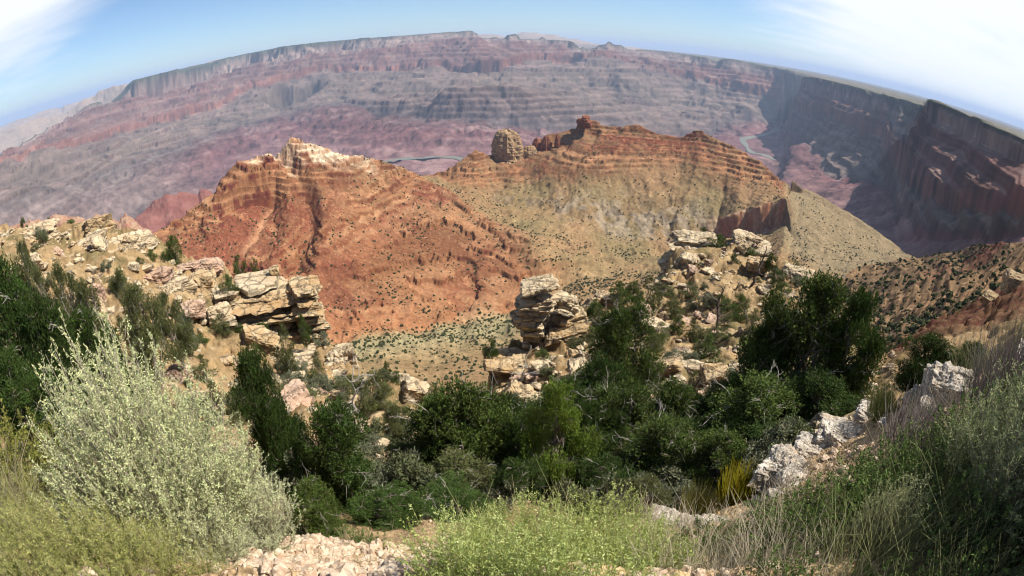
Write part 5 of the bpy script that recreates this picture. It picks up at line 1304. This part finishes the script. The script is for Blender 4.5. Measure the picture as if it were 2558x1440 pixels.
mat_ = [make_bush(30 + k, .42, .6, 50, 9, 10, .013, (.22, .235, .06), (.34, .29, .15), leafw=.5, r0=.002, sub_l=.1, top_col=(.32, .31, .11), start=.1) for k in range(2)]
for k, (u, v, D, s_) in enumerate([(60, 1400, 2.5, .9), (150, 1420, 2.3, .9), (240, 1425, 2.3, .95), (330, 1430, 2.2, .9), (420, 1435, 2.0, .7), (100, 1350, 3.0, 1.0), (220, 1370, 2.8, .9), (20, 1330, 3.0, 1.0), (300, 1390, 2.6, .8), (40, 1440, 1.9, .8), (140, 1440, 1.8, .8), (230, 1440, 1.75, .8), (330, 1440, 1.65, .75), (430, 1440, 1.6, .6), (520, 1440, 1.6, .45), (60, 1480, 1.6, .7), (180, 1480, 1.5, .7), (290, 1480, 1.42, .65), (390, 1480, 1.36, .5)]):
    bush('mat_herb', mat_[k % 2], u, v, D, 'low yellow-green herb matting the rim in the lower left corner', 'herb', s_, k * 2.1, 'low herbs in the lower left corner')
dk = [make_bush(40 + k, .5, .7, 50, 9, 10, .02, (.075, .12, .03), (.2, .16, .1), leafw=.6, r0=.0025, sub_l=.12, top_col=(.13, .19, .045), start=.05) for k in range(2)]
for k, (u, v, D, s_, lab) in enumerate([(1750, 1400, 2.9, .8, 'dark green leafy herb under the straw grass, left of the deep shade'), (1900, 1410, 2.7, .9, 'dark leafy herb at the left edge of the deep shade'), (2000, 1330, 3.4, .9, 'dark leafy herb behind the deep shade'), (2080, 1400, 2.7, 1.0, 'dark herb in the middle of the deep shade'), (2250, 1380, 2.8, 1.0, 'dark herb right in front of the dusky corner bush'), (2200, 1290, 3.6, 1.0, 'dark herb under the violet dry stems'), (2330, 1300, 3.2, 1.1, 'dark herb left of the upright plumes'), (2350, 1210, 3.8, 1.0, 'dark green herb below the white and orange rock'), (930, 1345, 3.4, .75, 'low dark olive tuft beside the black hollow'), (880, 1370, 3.2, .6, 'small dark tuft at the end of the gravel')]):
    bush('leafy_herb', dk[k % 2], u, v, D, lab, 'herb', s_, k * 2.3)
for k, (u, v, D, s_, lab) in enumerate([(2420, 1300, 3.0, .9, 'dark herb behind the dusky corner bush'), (2480, 1400, 2.3, .9, 'dark herb at the foot of the corner bush'), (2150, 1360, 3.0, 1.1, 'dark sprawling herb at the heart of the deep shade'), (2020, 1425, 2.4, .9, 'dark herb on the bottom border left of the deep shade'), (2250, 1470, 1.7, .7, 'dark herb at the very bottom between the corner bush and the straw grass'), (2420, 1470, 1.8, .8, 'dark herb at the very bottom under the corner bush'), (1950, 1475, 1.5, .55, 'small dark herb at the very bottom in the straw grass'), (2330, 1425, 2.3, .9, 'dark herb on the bottom border under the corner bush'), (2500, 1200, 3.7, 1.1, 'dark herb between the dry stems and the right border'), (2420, 1230, 3.6, 1.0, 'dark herb behind the upright plumes'), (2100, 1320, 3.4, 1.0, 'dark herb right of the low white stones')]):
    bush('leafy_herb', dk[k % 2], u, v, D, lab, 'herb', s_, k * 1.3 + .5)
# unseen shrubs added just outside on the right to shade this corner
for k, (azd, D, s_) in enumerate([(82, 3.2, 1.4), (97, 2.6, 1.6), (73, 3.3, 1.3)]):
    x, y = D * math.sin(R(azd)), D * math.cos(R(azd))
    o = root('leafy_shrub', 'unseen tall leafy shrub added on the right to shade the corner', 'shrub', (x, y, near.height(x, y) - .1), k * 1.1, (s_ * .8, s_ * .8, s_), 'unseen shrubs added for shade')
    child('stems', oliv[1], o); child('leaves', oliv[0], o)
# broom-like yellow shrub, and a similar green one: bundles of straight stems
def make_broom(seed, H, W, n, colr, r0=.004):
    rs = np.random.RandomState(seed); V = []
    paths = []
    for k in range(n):
        a = rs.uniform(0, 6.28); s = rs.uniform(0, 1) ** .7
        b = np.array((W * .32 * s * math.cos(a), W * .32 * s * math.sin(a), 0)) + rs.normal(0, .02, 3)
        tip = b + np.array((W * .2 * s * math.cos(a) + rs.normal(0, .05 * W), W * .2 * s * math.sin(a) + rs.normal(0, .05 * W), H * rs.uniform(.5, 1.05)))
        paths.append((crooked(b, tip, rs, 4, .03), r0 * np.array([1, .9, .8, .5])))
    tv, tf = tubes(paths, 3)
    cc = np.repeat(jit(colr, n, rs, .22, .06), 12, axis=0)
    return mesh_np('stems', tv, tf, M_pale, colors=cc, link=False)
bro = make_broom(3, .72, .75, 900, (.30, .26, .018))
p = at(1850, 1245, 5.0)
o = root('broom_shrub', 'bright mustard-yellow broom of upright stems beside the white corner stone', 'shrub', (p.x, p.y, surf(p.x, p.y) - .02), 0, (.9, .9, .95)); child('stems', bro, o)
p = at(1745, 1280, 4.5)
o = root('broom_shrub', 'greener thin broom left of the mustard-yellow one', 'shrub', (p.x, p.y, surf(p.x, p.y) - .02), 1, (.7, .7, .75)); child('stems', make_broom(4, .72, .75, 420, (.22, .21, .05)), o)
p = at(2190, 1060, 6.4)
o = root('grass_tuft', 'yellow-green grass tuft between the white rocks', 'grass tuft', (p.x, p.y, surf(p.x, p.y) - .02), 1, (.75, .75, .6)); child('blades', make_broom(6, .72, .75, 420, (.26, .27, .10)), o)
vio = make_broom(7, .9, .9, 300, (.27, .23, .21), .0035)
for k, (u, v, D, s_, lab) in enumerate([(2230, 1210, 4.2, .8, 'spray of violet-grey dry stems under the white and orange rock'), (2420, 1150, 4.2, .9, 'violet-grey dry stems right of the tall white rock'), (2500, 1060, 4.6, .8, 'grey dry stems near the right border'), (1560, 1235, 8.2, .95, 'brown leafless twiggy shrub below the wide dark juniper'), (1760, 1190 + 40, 9, .8, 'dull twiggy shrub behind the yellow broom')]):
    p = at(u, v, D)
    o = root('dry_stems', lab, 'dry shrub', (p.x, p.y, surf(p.x, p.y) - .02), k * 1.3, (s_, s_, s_ * .9)); child('stems', vio, o)

# dry grass on the rim: nobody could count the blades
rs = np.random.RandomState(21)
GP, GC = [], []
def grass_patch(u0, u1, v0, v1, D0, D1, n, h, colr, lean=.35):
    for _ in range(n):
        u, v = rs.uniform(u0, u1), rs.uniform(v0, v1); D = D0 + (D1 - D0) * (v1 - v) / (v1 - v0) + rs.normal(0, .15)
        a, e = ray(u, v)
        x, y = D * math.sin(a), D * math.cos(a); z = surf(x, y) - .02
        for b in range(rs.randint(5, 11)):
            t = np.array((rs.normal(0, lean), rs.normal(0, lean), 1)) * h * rs.uniform(.4, 1.15)
            b0 = np.array((x, y, z)) + np.append(rs.normal(0, .025, 2), 0)
            m_ = b0 + t * .55 * np.array((.6, .6, 1.1))
            GP.append((np.array([b0, m_, b0 + t]), np.array([.0022, .0018, .0007]) * (D / 2.6) ** .5))
            GC.append(np.array(colr) * rs.uniform(.6, 1.3))
grass_patch(1600, 1950, 1290, 1440, 2.4, 4.2, 150, .36, (.46, .40, .29))
grass_patch(1950, 2300, 1150, 1330, 3.4, 5.2, 90, .32, (.34, .28, .21))
grass_patch(2250, 2558, 1000, 1250, 3.2, 5.6, 130, .42, (.30, .26, .20))
grass_patch(0, 200, 1180, 1430, 2.6, 4.2, 90, .48, (.40, .35, .20))
grass_patch(1120, 1650, 1300, 1440, 2.1, 3.8, 60, .45, (.42, .40, .20))
grass_patch(2200, 2558, 1200, 1430, 2.2, 3.4, 70, .5, (.14, .15, .07))
grass_patch(1560, 2050, 1380, 1445, 1.5, 2.4, 70, .34, (.48, .43, .31))
grass_patch(1950, 2350, 1390, 1445, 1.8, 2.6, 40, .4, (.20, .20, .09))
grass_patch(1600, 2250, 1440, 1490, 1.1, 1.6, 90, .25, (.46, .41, .29))
grass_patch(2050, 2558, 1400, 1480, 1.5, 2.4, 110, .4, (.26, .27, .12))
grass_patch(650, 1050, 1340, 1440, 2.2, 3.2, 24, .22, (.46, .38, .25))
grass_patch(2380, 2558, 880, 1000, 5.5, 8, 70, .5, (.16, .16, .08))
tv, tf = tubes(GP, 3)
o = mesh_np('dry_grass', tv, tf, M_pale, colors=np.repeat(np.array(GC), 9, axis=0))
tag(o, 'straw-coloured dry grass on the rim', 'grass', kind='stuff')
# gravel on the rim
d, f = CS[8]
rs = np.random.RandomState(31)
d6, f6 = cube_sphere(3)
PV, PF, n0 = [], [], 0
def pebbles(u0, u1, v0, v1, D0, D1, n, s0, s1):
    global n0
    for _ in range(n):
        u, v = rs.uniform(u0, u1), rs.uniform(v0, v1); D = max(.9, D0 + (D1 - D0) * (v1 - v) / (v1 - v0) + rs.normal(0, .15))
        a, e = ray(u, v); x, y = D * math.sin(a), D * math.cos(a)
        s_ = s0 * (s1 / s0) ** (rs.uniform(0, 1) ** 2.8)
        p = d6 * (1 + rs.normal(0, .16, (len(d6), 1))) * np.array((1, rs.uniform(.6, 1), rs.uniform(.45, .8))) * s_
        p = p @ rot(rs.uniform(0, 360)).T + np.array((x, y, surf(x, y) + s_ * .2))
        PV.append(p); PF.append(f6 + n0); n0 += len(p)
pebbles(620, 1180, 1330, 1445, 1.3, 3.2, 3600, .004, .075)
pebbles(560, 2200, 1420, 1480, 1.0, 1.5, 1700, .004, .035)
pebbles(1900, 2330, 1060, 1250, 4.3, 6.8, 600, .01, .07)
pebbles(0, 640, 1300, 1440, 1.6, 3.2, 200, .01, .05)
pebbles(930, 1090, 1180, 1290, 8.2, 11, 200, .03, .16)
pebbles(1150, 2200, 1300, 1440, 1.6, 4, 250, .01, .05)
m_, gg = new_mat('gravel'); pos = gg.n('NewGeometry').outputs['Position']
finish(gg, gg.mix(gg.ramp(gg.noise(pos, 16, 5, .8), [(.40, 0.0), (.60, 1.0)]), (.52, .42, .31), (.33, .22, .14)), .9, None, .08)
o = mesh_np('gravel', np.concatenate(PV), np.concatenate(PF), m_, smooth=False)
tag(o, 'loose pale stones on the rim', 'gravel', kind='stuff')

# sagebrush on the near slopes
sage = [make_tree(1200 + k, .8, 1.1, 9, 420, .07, (.15, .16, .095), .03, 1, 0, .12, 6) for k in range(2)] + [make_tree(1210, .8, 1.1, 9, 420, .07, (.10, .11, .05), .03, 1, 0, .12, 6)]
rs = np.random.RandomState(41); n = 0
while n < 280:
    u = rs.uniform(0, 2120)
    a, e = ray(u, 800); D = math.exp(rs.uniform(math.log(9), math.log(66)))
    i = int(np.clip((a - near.az[0]) / (near.az[1] - near.az[0]), 0, len(near.az) - 1))
    qd = np.interp(math.log(D), near.L[:, i], range(len(near.L)))
    if not (2.6 < qd < 5.97): continue
    x, y = D * math.sin(a), D * math.cos(a)
    k = rs.randint(3); s_ = rs.uniform(.6, 1.7)
    o = root('sagebrush', 'small grey-green sagebrush dotted over the near slopes', 'sagebrush', (x, y, surf(x, y) - .05), rs.uniform(0, 6), (s_,) * 3, 'sagebrush on the near slopes')
    child('crown', sage[k][0], o); child('trunk', sage[k][1], o)
    n += 1

# junipers dotted over the valley slopes: nearest 300 each on its own, the rest as one
rs = np.random.RandomState(51)
dotm = [make_tree(1300 + k, 3.2, 3.8, 9, 260, .42, (.050, .068, .022), .14, 1, 0, .0, 4) for k in range(3)]
cand = []
for _ in range(150000):
    a = R(rs.uniform(-46, 60)); D = math.exp(rs.uniform(math.log(200), math.log(1990)))
    i = int(np.clip((a - mid.az[0]) / (mid.az[1] - mid.az[0]), 0, len(mid.az) - 2))
    qd = np.interp(math.log(D), mid.L[:, i], mid.q)
    if qd > 6.05 or qd < .05: continue
    j = int(np.clip(np.searchsorted(mid.Lr[i], math.log(D)), 0, mid.z.shape[1] - 1))
    if mid.nz[i, j] < .5: continue
    x, y = D * math.sin(a), D * math.cos(a)
    cl_ = float(perlin(np.array([x / 90]), np.array([y / 90]), 61)[0] + .6 * perlin(np.array([x / 28]), np.array([y / 28]), 62)[0])
    dens = .42 * min(max(.45 + 1.3 * cl_, .03), 2)
    g1 = math.exp(-((qd - .95) / .12) ** 2) + math.exp(-((qd - 4) / .10) ** 2) * (1.0 if R(-12) < a < R(22) else 0)
    dens += .5 * g1
    if qd < 1: dens += .12
    if a > R(33) and qd < 3: dens += .30
    if qd > 5.2: dens *= .8
    # even spread over the ground rather than over the view
    if rs.uniform() < dens * min(1.0, (D / 1100) ** 2 * 1.0 + .05):
        cand.append((D, x, y))
cand.sort()
print('DOTS', len(cand), 'nearest 300 to', cand[300][0])
cand = cand[:26000]
for k, (D, x, y) in enumerate(cand[:300]):
    s_ = rs.uniform(.55, 1.35)
    o = root('juniper_shrub', 'dark juniper dot on the valley slope nearest below the rim', 'juniper', (x, y, surf(x, y) - .2), rs.uniform(0, 6), (s_,) * 3, 'junipers dotting the valley slopes')
    child('crown', dotm[k % 3][0], o); child('trunk', dotm[k % 3][1], o)
dd, df = cube_sphere(3)
V, Fc = [], []
for k, (D, x, y) in enumerate(cand[300:]):
    s_ = (.55 + 1.6 * rs.uniform(0, 1) ** 2) * (1.0 if D < 1200 else 1.05)
    p = dd * (1 + rs.normal(0, .28, (len(dd), 1))) * np.array((s_, s_, s_ * .95)) + np.array((x, y, mid.height(x, y) + s_ * .55))
    V.append(p); Fc.append(df + k * len(dd))
m_, gg = new_mat('far_shrub'); pos = gg.n('NewGeometry').outputs['Position']
finish(gg, gg.mix(gg.noise(pos, .05, 3), (.022, .032, .012), (.065, .07, .03)), .9, None, .05)
o = mesh_np('juniper_shrubs', np.concatenate(V), np.concatenate(Fc), m_, smooth=False)
tag(o, 'countless junipers dotting the red and tan slopes', 'junipers', kind='stuff')
# ---------------------------------------------------------------- the air over the canyon
bm = bmesh.new()
bmesh.ops.create_cube(bm, size=1.0)
for v in bm.verts:
    v.co = Vector((v.co.x * 240000, v.co.y * 240000, (-1900 if v.co.z < 0 else 620)))
me = bpy.data.meshes.new('haze'); bm.to_mesh(me); bm.free()
hm = bpy.data.materials.new('haze'); hm.use_nodes = True
hm.node_tree.nodes.clear()
gg = G(hm.node_tree)
pv = gg.n('VolumePrincipled', i={'Color': (0.58, 0.73, 1.0, 1), 'Density': HAZE, 'Anisotropy': 0.0})
gg.link(pv.outputs[0], gg.n('OutputMaterial').inputs['Volume'])
me.materials.append(hm)
ho = bpy.data.objects.new('haze', me); col.objects.link(ho)
tag(ho, 'blue summer haze filling the canyon', 'haze', kind='stuff')
